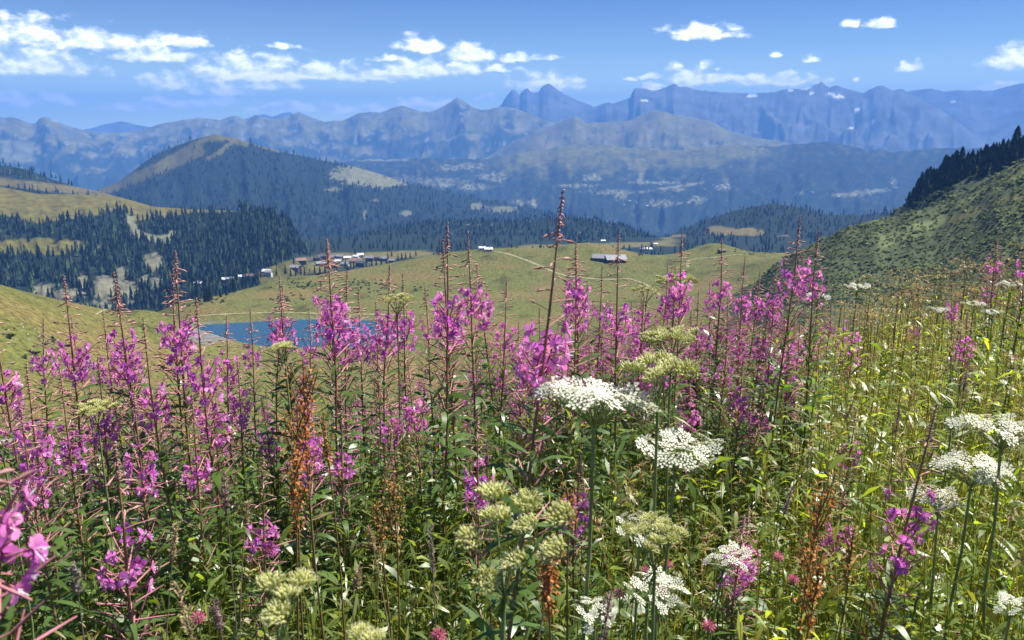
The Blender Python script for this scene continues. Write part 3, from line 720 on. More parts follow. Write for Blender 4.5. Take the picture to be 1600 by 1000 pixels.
# scrub and stones on the pasture
r_ = np.random.default_rng(250); pts = []
for (cx, cy, rx, ry, n) in [(470,447,45,10,50),(560,448,70,14,70),(450,468,40,6,30),(620,455,70,10,40),(1000,398,8,3,8),(1180,392,40,5,70),(1010,388,10,4,10),(290,478,20,4,8),(340,470,25,4,14),(60,545,70,20,12)]:
    for _ in range(n): pts.append(hit(cx + r_.normal(0, rx / 2), cy + r_.normal(0, ry / 2), zg_p, 120, 900, 900))
pts = np.array(pts); h_ = r_.uniform(0.6, 2.2, len(pts))
scatter(shp, pts - [0, 0, 0.1], h_, np.broadcast_to([0.035, 0.045, 0.018], pts.shape), 'shrubbery', M_shrub, 'small dark juniper scrub dotted over the pasture', wid=h_ * 1.6, seed=251)

M_stone = mat_plain('pale_limestone', (0.42, 0.40, 0.33), 0.9, 0.1, 0.25, 1.5)
stv, stf = conifer_geo(470, 2, 4, 0.5); stv = stv * [1.2, 0.9, 0.55]; stone_me = mesh_np('stone', stv, stf, [M_stone])
for i in range(46):
    a_, b_ = random.choice(((25, 500), (45, 520), (60, 510), (200, 515), (160, 540), (30, 545), (105, 530)))
    q = hit(a_ + random.gauss(0, 22), b_ + random.gauss(0, 12), zg_p, 120, 700, 900)
    o = link('stone', stone_me, None, (q[0], q[1], q[2] - 0.05)); s_ = random.uniform(0.35, 0.9); o.scale = (s_, s_, s_); o.rotation_euler = (random.uniform(-0.3, 0.3), random.uniform(-0.3, 0.3), random.uniform(0, 6.28))
    tag(o, 'small pale stone lying on the grassy shoulder before the lake', 'stone', 'stones on the grassy shoulder')
tf_ = [lumps_geo(440 + i, 3, 0.5, 0.3, 0.35) for i in range(4)]
az_ = r_.uniform(-0.62, 0.45, 7000); yy = 1 / r_.uniform(1 / 700, 1 / 110, 7000); tp = np.column_stack([np.tan(az_) * yy, yy]); tp = tp[~in_lake(tp[:, 0], tp[:, 1])]
tp = np.column_stack([tp, zg_p(tp[:, 0], tp[:, 1])]); tn = fbm(tp[:, 0] / 25, tp[:, 1] / 25, 3, 255); keep = (tn > -0.05) & (shore_dist(tp[:, 0], tp[:, 1]) > 8); tp, tn = tp[keep], tn[keep]
h_ = r_.uniform(0.25, 0.7, len(tp)); scatter(tf_, tp, h_, np.where(r_.random((len(tp), 1)) < 0.5, GRASS * 0.7, DRY * 0.65), 'pasture_grass', M_shrub, 'grass tussocks roughening the pasture', wid=h_ * 1.8, seed=256)

# village chalets
def box_v(x0, x1, y0, y1, z0, z1):
    V = [(x, y, z) for x in (x0, x1) for y in (y0, y1) for z in (z0, z1)]
    return V, [(0, 1, 3, 2), (4, 6, 7, 5), (0, 4, 5, 1), (2, 3, 7, 6), (0, 2, 6, 4), (1, 5, 7, 3)]
M_wood = mat_plain('weathered_timber', (0.10, 0.065, 0.04), 0.85, 0.15, 0.3, 1.0)
M_plaster = mat_plain('lime_plaster', (0.62, 0.59, 0.53), 0.9, 0.2, 0.12, 1.0)
M_glass = mat_plain('window_glass', (0.03, 0.035, 0.045), 0.15, 0.5, 0.1, 1.0)
ROOFS = {'grey': mat_plain('grey_slate_roof', (0.22, 0.22, 0.23), 0.6, 0.3, 0.2, 0.8), 'brown': mat_plain('brown_tile_roof', (0.13, 0.095, 0.08), 0.8, 0.2, 0.25, 0.8),
         'white': mat_plain('pale_sheet_roof', (0.62, 0.62, 0.62), 0.45, 0.4, 0.12, 0.8), 'dark': mat_plain('dark_shingle_roof', (0.075, 0.068, 0.065), 0.8, 0.2, 0.25, 0.8), 'orange': mat_plain('terracotta_roof', (0.24, 0.15, 0.115), 0.8, 0.2, 0.2, 0.8)}
def gable(w, d, h, rise, over, th):
    """walls with gable ends, and a pitched roof slab with eaves; ridge along x"""
    V = [(-w/2,-d/2,-2),(w/2,-d/2,-2),(w/2,d/2,-2),(-w/2,d/2,-2),(-w/2,-d/2,h),(w/2,-d/2,h),(w/2,d/2,h),(-w/2,d/2,h),(-w/2,0,h+rise),(w/2,0,h+rise)]
    F4 = [(0,1,5,4),(2,3,7,6),(1,2,6,5),(3,0,4,7),(4,5,9,8),(6,7,8,9)]
    tri = [(5,6,9),(7,4,8)]
    sl = rise / (d / 2); X = w / 2 + over; Y = d / 2 + over; zt = h + rise + 0.12; ze = h - over * sl + 0.12
    R_ = [(-X,-Y,ze),(X,-Y,ze),(X,0,zt),(-X,0,zt),(X,Y,ze),(-X,Y,ze)]; n = 6
    RV = R_ + [(a, b, c + th) for a, b, c in R_]
    RF = [(0,1,2,3),(3,2,4,5),(6,9,8,7),(9,11,10,8),(0,6,7,1),(5,4,10,11),(0,3,9,6),(3,5,11,9),(1,7,8,2),(2,8,10,4)]
    return V, F4, tri, RV, RF
def poly_me(name, V, F, mats):
    me = bpy.data.meshes.new(name); me.from_pydata([tuple(v) for v in V], [], [tuple(f) for f in F]); me.update()
    for m in mats: me.materials.append(m)
    return me
def house(name, p, w, d, h, rise, rz, roof, wallm, label, cat, group=None, windows=True, chimney=True):
    e = link(name, None, None, tuple(p)); e.rotation_euler = (0, 0, rz); tag(e, label, cat, group)
    V, F4, tri, RV, RF = gable(w, d, h, rise, 0.9, 0.25)
    link('wall', poly_me('wall', V, F4 + tri, [wallm]), e)
    ro = link('roof', poly_me('roof', RV, RF, [roof]), e)
    if chimney:
        cv, cf = box_v(w*0.2, w*0.2+0.7, -0.35-d*0.12, 0.35-d*0.12, h+rise*0.5, h+rise+1.0); link('chimney', poly_me('chimney', cv, cf, [M_plaster]), ro)
    if windows:
        nw = max(2, int(w / 3.2))
        for fl in range(max(1, int(h / 2.7))):
            for i in range(nw):
                x = -w/2 + w*(i+0.5)/nw; z = 0.9 + fl*2.7
                wv_, wf_ = box_v(x-0.55, x+0.55, -d/2-0.06, -d/2+0.03, z, z+1.3); link('window', poly_me('window', wv_, wf_, [M_glass]), e)
    else:
        wv_, wf_ = box_v(-1.4, 1.4, -d/2-0.05, -d/2+0.03, -0.3, min(2.6, h)); link('door', poly_me('door', wv_, wf_, [M_wood]), e)
    return e
ORD = ['first','second','third','fourth','fifth','sixth','seventh','eighth','ninth','tenth','eleventh','twelfth','thirteenth','fourteenth','fifteenth','sixteenth','seventeenth','eighteenth','nineteenth','twentieth','twenty-first','twenty-second','twenty-third','twenty-fourth','twenty-fifth','twenty-sixth','twenty-seventh','twenty-eighth']
ORD += ['twenty-ninth', 'thirtieth'] + ['thirty-' + x for x in ORD[:9]] + ['fortieth'] + ['forty-' + x for x in ORD[:9]]
VIL = [(311,446,'white',9),(350,440,'white',9),(366,439,'grey',10),(378,438,'white',8),(391,437,'brown',9),(418,427,'white',11),(421,431,'grey',8),(461,422,'grey',12),(470,411,'orange',15),(484,410,'brown',17),(497,407,'dark',12),(507,405,'brown',12),(518,404,'grey',11),(501,414,'grey',13),(520,418,'brown',11),(532,403,'grey',12),(543,405,'white',10),(489,421,'brown',12),(557,403,'white',9),(563,402,'white',9),(557,410,'orange',19),(565,416,'dark',14),(578,408,'grey',12),(591,407,'brown',10),(601,408,'grey',11),(540,415,'grey',12),(529,412,'white',9),(613,411,'grey',9)]
VIL.sort(); cnt = {}
random.seed(9)
for (a, b, rc_, w) in VIL:
    cnt[rc_] = cnt.get(rc_, 0) + 1
    p = on_village(a, b)
    word = {'grey': 'grey slate', 'brown': 'brown', 'white': 'pale metal', 'dark': 'dark shingle', 'orange': 'terracotta'}[rc_]
    nm = ORD[cnt[rc_] - 1]
    w *= 0.95
    house('chalet', p, w * 1.05, w * random.uniform(0.62, 0.8), random.choice((3.0, 4.5, 5.6)), w * 0.19, random.uniform(-0.5, 0.5), ROOFS[rc_], random.choice((M_wood, M_wood, M_plaster)),
          f'village chalet with {word} roof, {nm} such roof along the row from the wooded side', 'house', 'village chalets')
for (a, b, rc_, w, lab) in [(753,391,'white',5,'small white hut at the top of the farm track'),(763,393,'white',6.5,'larger white hut beside the track on the pasture crest'),(942,378,'white',8,'tiny pale house behind the pasture crest near the barns'),(1012,391,'white',12,'pale low house in the field behind the barns'),(1004,391,'grey',9,'grey-roofed shed beside the pale low house'),(1024,383,'white',6,'tiny white chalet at the foot of the wooded knoll')]:
    f = zg_p if a < 800 else zg_v
    p = hit(a, b, f, 300 if a < 800 else 830, 1900); house('hut', p, w, w * 0.7, 2.6, w * 0.18, 0.2, ROOFS[rc_], M_plaster, lab, 'house', None)
p = hit(940, 406, zg_p, 400, 900)
house('barn', p, 15.0, 9.0, 2.4, 2.7, -0.25, ROOFS['grey'], M_wood, 'smaller grey-roofed barn on the pasture, beside a longer one', 'barn', None, False, False)
p = hit(961, 408, zg_p, 400, 900)
house('barn', p, 18.0, 10.0, 2.4, 3.2, 0.22, ROOFS['grey'], M_wood, 'longer low barn with broad grey roof on the pasture', 'barn', None, False, False)
p = hit(241, 478, zg_p, 300, 900)
house('shed', p + np.array([0, 0, -0.3]), 9.0, 6.0, 1.9, 1.2, 0.1, ROOFS['dark'], M_wood, 'low dark shed dug into the bank near the lake', 'shed', None, False, False)
p = hit(1128, 394, zg_p, 400, 900)
house('shed', p, 7.0, 4.0, 1.8, 1.0, 0.5, ROOFS['brown'], M_wood, 'tiny brown shed below the green mound', 'shed', None, False, False)
r_ = random.Random(77)
def on_mid(a, b):
    dd = (L_mid.px - a) ** 2 + (L_mid.py - b) ** 2; return L_mid.V.reshape(-1, 3)[np.argmin(dd)]
FARH = [(1114,290),(1120,293),(1128,291),(1135,289),(1140,292),(1100,296),(1308,308),(1385,296),(1398,294),(1392,288),(1270,300),(985,316),(995,318),(1010,322),(975,320),(1085,315),(905,301),(920,298)]
FARH.sort()
for i, (a, b) in enumerate(FARH):
    house('chalet', on_mid(a, b) + np.array([0, 0, -1]), r_.uniform(10, 17), r_.uniform(8, 12), 5, 3.5, r_.uniform(-0.6, 0.6), ROOFS['grey'], M_plaster, f'tiny pale building on the hazy forested mountainside, {ORD[i]} along from the pointed-peak side', 'house', 'buildings on the mountainside', False, False)

# ================================================================== the flower meadow at our feet
def zm(x, y):
    x = np.asarray(x, float); y = np.asarray(y, float)
    z = -1.5 - 0.32 * y + 0.5 * (1 - np.exp(-np.maximum(y, -3) / 2.5)) + 0.145 * x + 0.095 * (np.sqrt(x * x + 4) - 2)
    ye = 15 + np.clip(x, -12, 30) * 0.9
    z = z - 0.05 * np.maximum(0, y - ye) ** 1.5
    return z + 0.05 * fbm(x / 0.9, y / 0.9, 3, 500) + 0.12 * fbm(x / 4, y / 4, 2, 501)
ux = np.linspace(-1, 1, 150); uy = np.linspace(0, 1, 150)
MX = np.sign(ux) * np.abs(ux) ** 1.6 * 55; MY = -6 + 75 * uy ** 1.7
MX, MY = np.meshgrid(MX, MY, indexing='ij'); MZ = zm(MX, MY)
I = np.arange(MX.size).reshape(MX.shape); F = np.stack([I[:-1, :-1], I[1:, :-1], I[1:, 1:], I[:-1, 1:]], -1).reshape(-1, 4)
Cm = np.broadcast_to([0.05, 0.055, 0.022], MX.shape + (3,)).copy()
Cm = lay(Cm, sstep(12, 26, MY) , GRASS * 0.9)
M_soil = mat_land('meadow_soil', 6.0, 0.5)
tag(link('meadow_ground', mesh_np('meadow_ground', np.stack([MX, MY, MZ], -1).reshape(-1, 3), F, [M_soil], True, Cm.reshape(-1, 3))), 'sloping meadow ground under the flowers', None, None, 'structure')

# ---- leaf maker: N curved blades at once
def blades(base, phi, th0, length, width, droop, K=4, roll=None, shape='leaf', rnd=None):
    """base (N,3); phi heading; th0 starting angle above the level; returns V,F (triangles)"""
    N = len(base); t = np.linspace(0, 1, K)
    tm = (t[:-1] + t[1:]) / 2
    th = th0[:, None] - droop[:, None] * tm[None] ** 1.2
    dl = (length / (K - 1))[:, None]
    rr = np.concatenate([np.zeros((N, 1)), np.cumsum(np.cos(th) * dl, 1)], 1); zz = np.concatenate([np.zeros((N, 1)), np.cumsum(np.sin(th) * dl, 1)], 1)
    c, s = np.cos(phi)[:, None], np.sin(phi)[:, None]
    cen = np.stack([base[:, 0:1] + rr * c, base[:, 1:2] + rr * s, base[:, 2:3] + zz], -1)
    if roll is None: roll = np.zeros(N)
    if shape == 'leaf': w = np.sin(np.pi * np.clip(t * 0.93 + 0.05, 0, 1) ** 0.8)
    elif shape == 'grass': w = (1 - t) ** 0.6 * 0.9 + 0.06
    elif shape == 'petal': w = np.interp(t, [0, 0.3, 0.65, 0.9, 1], [0.22, 0.6, 1.0, 0.85, 0.35])
    else: w = np.ones(K)
    thm = np.concatenate([th[:, :1], (th[:, 1:] + th[:, :-1]) / 2, th[:, -1:]], 1) if K > 2 else np.repeat(th, 2, 1)
    cr, sr = np.cos(roll)[:, None], np.sin(roll)[:, None]
    # side vector: level perpendicular turned about the blade by roll
    up = np.stack([-np.sin(thm) * c, -np.sin(thm) * s, np.cos(thm)], -1)
    side = np.stack([-s + 0 * thm, c + 0 * thm, 0 * thm], -1)
    sv = side * cr[..., None] + up * sr[..., None]
    hw = (width[:, None] * w[None] * 0.5)[..., None]
    V = np.stack([cen - sv * hw, cen + sv * hw], 2).reshape(N, K * 2, 3)
    q = np.array([(2 * k, 2 * k + 1, 2 * k + 3, 2 * k + 2) for k in range(K - 1)])
    f = np.concatenate([q[:, [0, 1, 2]], q[:, [0, 2, 3]]])
    F = (f[None] + (np.arange(N) * K * 2)[:, None, None]).reshape(-1, 3)
    return V.reshape(-1, 3), F
def tubes(paths, radii, sides=3):
    """paths (N,K,3), radii (N,K) -> triangles"""
    paths = np.asarray(paths, float); radii = np.asarray(radii, float)
    N, K, _ = paths.shape
    d = np.gradient(paths, axis=1) if K > 2 else np.repeat((paths[:, 1:] - paths[:, :1]), 2, 1)
    d /= np.linalg.norm(d, axis=-1)[..., None] + 1e-12
    ref = np.where(np.abs(d[..., 2:3]) > 0.9, np.array([1.0, 0, 0]), np.array([0, 0, 1.0]))
    a = np.cross(d, ref); a /= np.linalg.norm(a, axis=-1)[..., None] + 1e-12; b = np.cross(d, a)
    an = np.arange(sides) * 2 * np.pi / sides
    V = paths[:, :, None] + radii[..., None, None] * (a[:, :, None] * np.cos(an)[None, None, :, None] + b[:, :, None] * np.sin(an)[None, None, :, None])
    f = []
    for k in range(K - 1):
        for j in range(sides):
            j2 = (j + 1) % sides
            f += [(k * sides + j, k * sides + j2, (k + 1) * sides + j2), (k * sides + j, (k + 1) * sides + j2, (k + 1) * sides + j)]
    F = (np.array(f)[None] + (np.arange(N) * K * sides)[:, None, None]).reshape(-1, 3)
    return V.reshape(-1, 3), F
class Bag:
    def __init__(s): s.V = []; s.F = []; s.C = []; s.M = []; s.n = 0
    def add(s, VF, tint=None, mi=0):
        V, F = VF; s.V.append(V); s.F.append(F + s.n); s.n += len(V)
        if tint is not None:
            tint = np.asarray(tint, float)
            s.C.append(np.broadcast_to(tint, (len(V), 3)) if tint.ndim == 1 else np.repeat(tint, len(V) // len(tint), 0))
        s.M.append(np.full(len(F), mi)); return s
    def mesh(s, name, mats, smooth=True):
        return mesh_np(name, np.concatenate(s.V), np.concatenate(s.F), mats, smooth, np.concatenate(s.C) if s.C else None, np.concatenate(s.M))

M_green = mat_plain('green_leaves', (0.05, 0.09, 0.02), 0.38, 0.5, 0.25, 9.0, 0.45, (2.2, 2.2, 0.7), tint=True)
M_dry = mat_plain('dry_grass', (0.3, 0.24, 0.12), 0.75, 0.2, 0.2, 9.0, 0.25, (1.2, 1.1, 0.8), tint=True)
M_petal = mat_plain('fireweed_petal', (0.84, 0.22, 0.60), 0.6, 0.15, 0.22, 60.0, 0.42, (1.35, 1.0, 1.3))
M_petal2 = mat_plain('fireweed_petal_deep', (0.74, 0.17, 0.56), 0.6, 0.15, 0.3, 60.0, 0.42, (1.35, 1.0, 1.3))
M_sepal = mat_plain('fireweed_sepal', (0.16, 0.03, 0.14), 0.6, 0.2, 0.25, 60.0)
M_stamen = mat_plain('stamen', (0.62, 0.52, 0.58), 0.6, 0.2, 0.1, 60.0)
M_stem = mat_plain('fireweed_stem', (0.28, 0.16, 0.095), 0.55, 0.35, 0.35, 14.0)
M_pod = mat_plain('seed_pod', (0.46, 0.19, 0.21), 0.6, 0.3, 0.35, 25.0)
M_bud = mat_plain('flower_bud', (0.38, 0.20, 0.175), 0.6, 0.3, 0.45, 45.0)
M_fleaf = mat_plain('fireweed_leaf', (0.088, 0.15, 0.034), 0.36, 0.5, 0.35, 12.0, 0.42, (2.2, 2.3, 0.6))
M_white = mat_plain('umbel_floret', (0.80, 0.80, 0.66), 0.7, 0.15, 0.12, 80.0, 0.3, (1.0, 1.0, 0.9))
M_ustem = mat_plain('umbel_stem', (0.20, 0.255, 0.09), 0.55, 0.35, 0.3, 20.0)
M_seed = mat_plain('umbel_seed', (0.56, 0.58, 0.20), 0.55, 0.3, 0.3, 70.0, 0.25, (1.2, 1.2, 0.6))
M_seedtip = mat_plain('umbel_seed_tip', (0.74, 0.70, 0.42), 0.6, 0.2, 0.2, 70.0)
M_dock = mat_plain('dock_seed', (0.42, 0.18, 0.06), 0.7, 0.2, 0.5, 40.0, 0.3, (1.4, 1.0, 0.6))
M_dockstem = mat_plain('dock_stem', (0.20, 0.14, 0.05), 0.6, 0.3, 0.3, 14.0)

for m_ in (M_petal, M_petal2):   # petals run from pink to violet
    nt = m_.node_tree
    src = [n for n in nt.nodes if n.type == 'MIX'][0]; base_c = tuple(src.inputs[6].default_value)[:3]
    tc = P(nt, 'ShaderNodeNewGeometry'); nz = P(nt, 'ShaderNodeTexNoise', i_Scale=22.0, i_Detail=2.0); nt.links.new(tc.outputs['Position'], nz.inputs['Vector'])
    ra = P(nt, 'ShaderNodeMapRange'); ra.inputs[1].default_value = 0.36; ra.inputs[2].default_value = 0.64; nt.links.new(nz.outputs[0], ra.inputs[0])
    nt.links.new(mix_rgb(nt, ra.outputs[0], (base_c[0] * 0.72, base_c[1] * 0.7, base_c[2] * 0.95), (base_c[0] * 1.08, base_c[1] * 1.75, base_c[2] * 1.02)), src.inputs[6])
# ---- one fireweed flower: four notched petals, four dark sepals, pale stamens; faces +X
def flower_bag(seed):
    r = np.random.default_rng(seed); g = Bag()
    a0 = r.uniform(-0.25, 0.25) + np.pi / 4
    cup = r.uniform(0.25, 0.75)
    for k in range(4):
        an = a0 + k * np.pi / 2 + r.uniform(-0.16, 0.16)
        L = 0.0150 * r.uniform(0.88, 1.12)
        V, F = blades(np.zeros((1, 3)), np.zeros(1), np.array([cup + r.uniform(-0.2, 0.2)]), np.array([L]), np.array([0.0125 * r.uniform(0.85, 1.1)]), np.array([r.uniform(0.2, 0.9)]), 5, np.array([r.uniform(-0.3, 0.3)]), 'petal')
        # radial blade in local: x out in the flower plane, z along the axis -> map
        W = np.stack([V[:, 2], V[:, 0] * math.cos(an) - V[:, 1] * math.sin(an), V[:, 0] * math.sin(an) + V[:, 1] * math.cos(an)], -1)
        g.add((W, F), None, 0)
        an2 = an + np.pi / 4
        V, F = blades(np.zeros((1, 3)), np.zeros(1), np.array([0.1]), np.array([0.0125]), np.array([0.0026]), np.array([0.3]), 3, None, 'leaf')
        W = np.stack([V[:, 2] - 0.001, V[:, 0] * math.cos(an2) - V[:, 1] * math.sin(an2), V[:, 0] * math.sin(an2) + V[:, 1] * math.cos(an2)], -1)
        g.add((W, F), None, 1)
    ps = []
    for k in range(6):
        e = np.array([r.uniform(0.006, 0.012), r.normal(0, 0.004), r.normal(-0.003, 0.004)]); ps.append([(0, 0, 0), e])
    g.add(tubes(np.array(ps), np.tile([[0.0003, 0.0008]], (6, 1)), 3), None, 2)
    g.add(tubes(np.array([[(-0.0015, 0, 0), (-0.024, 0, -0.002)]]), np.array([[0.0011, 0.0009]]), 3), None, 3)
    return g
FL = [flower_bag(i) for i in range(6)]
FLM = [g.mesh('flower', [M_petal if i % 3 else M_petal2, M_sepal, M_stamen, M_pod]) for i, g in enumerate(FL)]
def rot_to(axis, spin):
    """3x3 turning +X to axis with a spin about it"""
    x = axis / np.linalg.norm(axis); ref = np.array([0, 0, 1.0]) if abs(x[2]) < 0.9 else np.array([0, 1.0, 0])
    y = np.cross(ref, x); y /= np.linalg.norm(y); z = np.cross(x, y)
    c, s = math.cos(spin), math.sin(spin)
    return np.column_stack([x, y * c + z * s, -y * s + z * c])
from mathutils import Matrix
def fireweed(seed, H, lean=0.0, leafy=1.0, nfl=18, split=False, fl_lo=0.22, fl_len=0.13, lean_dir=None, sides=5):
    """parts of one plant of height H (m), base at the origin"""
    r = np.random.default_rng(seed)
    K = 9; t = np.linspace(0, 1, K)
    ld = r.uniform(0, 6.28) if lean_dir is None else lean_dir
    bx = lean * t ** 1.3 * H; wob = np.cumsum(r.normal(0, 0.006, (K, 2)), 0) * H * 0.5
    S = np.column_stack([bx * math.cos(ld) + wob[:, 0], bx * math.sin(ld) + wob[:, 1], t * H]); S -= S[0]
    def on(h):  # point on the stem h metres above the base
        f = np.clip(np.asarray(h) / H, 0, 1); return np.stack([np.interp(f, t, S[:, k]) for k in range(3)], -1)
    rad = np.interp(t, [0, 0.6, 0.9, 1], [0.0042, 0.0034, 0.0022, 0.0008]) * (0.8 + 0.2 * H)
    out = {'_tip': S[-1].copy()}
    out['stem'] = Bag().add(tubes(S[None], rad[None], sides)).mesh('stem', [M_stem])
    GA = 2.39996
    # top spike of tiny buds and the nodding buds below it
    g = Bag(); ps = []; rs = []
    spike = r.uniform(0.07, 0.11); nb = 34
    hh = H - spike * (np.arange(nb) / nb) ** 0.9; p = on(hh); an = np.arange(nb) * GA
    L = 0.004 + 0.008 * (np.arange(nb) / nb)
    q = np.stack([np.cos(an), np.sin(an), r.uniform(-0.7, 0.5, nb)], -1)
    ps = np.stack([p, p + q * L[:, None] * 0.5, p + q * L[:, None] * 1.1 - [0, 0, 0.003]], 1)
    g.add(tubes(ps, np.tile([[0.0010, 0.0017, 0.0004]], (nb, 1)), 3))
    nb2 = int(r.integers(12, 18)); top = H - spike * 0.75; bot = H - fl_lo + 0.01
    hh = np.linspace(top, bot, nb2) + r.normal(0, 0.004, nb2); p = on(hh); an = np.arange(nb2) * GA + r.uniform(0, 6)
    L = np.linspace(0.012, 0.030, nb2) * r.uniform(0.8, 1.2, nb2); dr = np.linspace(-0.9, 0.15, nb2) + r.normal(0, 0.18, nb2)
    e = np.stack([np.cos(an), np.sin(an), dr * 0.55 + 0.12], -1)
    m_ = p + np.stack([np.cos(an), np.sin(an), 0.28 + 0 * an], -1) * L[:, None] * 0.55; en = m_ + e * L[:, None] * 0.5
    g.add(tubes(np.stack([p, m_, en], 1), np.tile([[0.0010, 0.0011, 0.0013]], (nb2, 1)), 3))
    en2 = en + e * 0.007; en3 = en + e * 0.015
    g.add(tubes(np.stack([en - e * 0.001, en2, en3], 1), np.tile([[0.0011, 0.0026, 0.0007]], (nb2, 1)), 4))
    out['bud_spike'] = g.mesh('bud_spike', [M_bud])
    # flowers
    hh = H - fl_lo - fl_len * np.linspace(0, 1, nfl) + r.normal(0, 0.006, nfl); p = on(hh); an = np.arange(nfl) * GA + r.normal(0, 0.25, nfl)
    tr = []
    for i in range(nfl):
        ax = np.array([math.cos(an[i]), math.sin(an[i]), r.uniform(-0.25, 0.35)]); ax /= np.linalg.norm(ax)
        R3 = rot_to(ax, r.uniform(0, 6.28)); pos = p[i] + ax * 0.036 * r.uniform(0.75, 1.2)
        tr.append((int(r.integers(0, len(FL))), R3 * r.uniform(0.85, 1.15), pos))
    if split: out['_flowers'] = tr
    else:
        g = Bag()
        for k, R3, pos in tr:
            G = FL[k]
            for V, F, M in zip(G.V, G.F, G.M):
                pass
            V = np.concatenate(G.V) @ R3.T + pos; F = np.concatenate(G.F)
            g.V.append(V); g.F.append(F + g.n); g.n += len(V); g.M.append(np.concatenate(G.M))
        out['blossoms'] = g.mesh('blossoms', [M_petal if seed % 3 else M_petal2, M_sepal, M_stamen, M_pod])
    # spent flowers and long seed pods
    g = Bag(); npd = int(r.integers(38, 52)); hh = H - fl_lo - fl_len * 0.35 - np.linspace(0, 1, npd) * r.uniform(0.26, 0.36); p = on(hh); an = np.arange(npd) * GA + r.normal(0, 0.2, npd)
    L = r.uniform(0.045, 0.075, npd); el = r.uniform(0.1, 1.2, npd)
    d1 = np.stack([np.cos(an) * np.cos(el * 0.5), np.sin(an) * np.cos(el * 0.5), np.sin(el * 0.5)], -1); d2 = np.stack([np.cos(an) * np.cos(el), np.sin(an) * np.cos(el), np.sin(el)], -1)
    a_ = p + d1 * 0.014; b_ = a_ + d2 * L[:, None] * 0.5; c_ = a_ + d2 * L[:, None]
    g.add(tubes(np.stack([p, a_, b_, c_], 1), np.tile([[0.0008, 0.0016, 0.0018, 0.0009]], (npd, 1)), 3))
    out['seed_pods'] = g.mesh('seed_pods', [M_pod])
    # narrow leaves spiralling up
    nl = int(84 * leafy); hh = np.linspace(0.12 * H, H - fl_lo - fl_len - 0.05, nl); p = on(hh); an = np.arange(nl) * GA + r.normal(0, 0.2, nl)
    f = (hh - hh[0]) / (hh[-1] - hh[0] + 1e-6)
    L = (0.155 - 0.075 * f) * r.uniform(0.75, 1.2, nl); W = L * r.uniform(0.15, 0.22, nl)
    V, F = blades(p, an, r.uniform(0.15, 0.85, nl), L, W, r.uniform(0.4, 1.5, nl), 5, r.normal(0, 0.25, nl), 'leaf')
    out['foliage'] = Bag().add((V, F)).mesh('foliage', [M_fleaf])
    return out
def plant_obj(parts, name, loc, rz, sc, label, cat, group, tilt=(0, 0), zsc=1.0):
    e = link(name, None, None, tuple(loc)); e.rotation_euler = (tilt[0], tilt[1], rz); e.scale = (sc, sc, sc * zsc); tag(e, label, cat, group)
    for k, me in parts.items():
        if k == '_tip': continue
        if k == '_flowers':
            for (v, R3, pos) in me:
                o = link('flower', FLM[v], e); M = Matrix([list(R3[i]) + [pos[i]] for i in range(3)] + [[0, 0, 0, 1]]); o.matrix_local = M
        else: link(k, me, e)
    return e
def base_for(px, py, y, lean_px=0.0):
    """ground point under a tip seen at (px,py) at distance y, and the height up to the tip"""
    q = at(px, py, y); g = float(zm(q[0], q[1])); return q, q[2] - g

# heroes: their flowers are told apart one by one
def hero(px, py, y, lean, ldir, label, seed, nfl=18, leafy=1.0, fl_lo=0.22, fl_len=0.12):
    q, H = base_for(px, py, y)
    bx, by = q[0] - lean * H * math.cos(ldir), q[1] - lean * H * math.sin(ldir)
    g = float(zm(bx, by)); H = q[2] - g
    pa = fireweed(seed, H, lean, leafy, nfl, True, fl_lo, fl_len, ldir, 6)
    plant_obj(pa, 'fireweed', (bx, by, g), 0.0, 1.0, label, 'wildflower', 'fireweed plants')
hero(866, 297, 1.30, 0.085, 0.15, 'tallest fireweed, its bare dark tip rising above the lake and pasture', 601, 27, 0.9, 0.235, 0.10)
hero(-100, 615, 0.60, 0.015, 0.0, 'close fireweed cut by the frame edge with big magenta blossoms', 602, 26, 1.0, 0.105, 0.075)
hero(1474, 634, 1.45, 0.10, 0.1, 'fireweed leaning beside the white umbels, low among the grass, with loose magenta blossoms', 603, 18, 0.8, 0.20, 0.15)
hero(178, 690, 1.25, 0.02, 0.0, 'short fireweed low in the grass with blossoms near the straw-coloured grass heads', 604, 15, 0.9, 0.18, 0.09)
# the row of plants one can pick out against lake, pasture and hills (tip px, py, distance)
ROW = [(681,350,2.35),(689,374,2.5),(735,362,2.9),(275,393,2.45),(268,414,2.7),(505,372,2.4),(527,380,2.9),(165,426,2.35),(181,446,2.7),(76,430,2.5),(3,456,2.25),(110,494,3.0),(145,482,2.8),(322,462,2.15),(238,490,2.1),(345,492,3.1),(421,432,2.8),(441,447,3.2),(553,424,2.7),(563,450,3.1),(612,416,2.8),(632,424,3.2),(655,446,3.6),(752,410,3.1),(786,436,2.9),(901,386,2.9),(915,370,3.1),(966,364,2.5),(933,414,3.5),(1008,440,3.9),(1042,414,3.9),(1073,366,2.9),(1053,420,4.4),(1135,372,3.3),(1160,400,3.6),(1186,420,4.1),(1259,338,2.7),(1284,358,3.0),(1205,412,3.9),(1300,470,4.6),(1432,500,6.0),(1492,442,4.8),(1556,360,4.3),(1540,430,5.2),(1604,356,3.4),(590,470,3.8),(710,470,4.2),(843,480,3.4),(980,470,4.6),(1110,440,5.0),(478,480,3.9),(385,480,4.0),(60,500,3.4),(205,500,3.6),
       (40,560,1.9),(95,575,2.1),(30,620,1.75),(225,600,1.9),(130,560,2.3),(330,565,2.2),(300,610,2.0),(465,600,1.9),(735,640,1.75),(400,700,1.6),(540,610,2.2),(640,560,2.6),(890,700,1.8),(1345,640,2.4),(1320,760,1.9),(1180,790,1.7),(1150,800,1.6)]
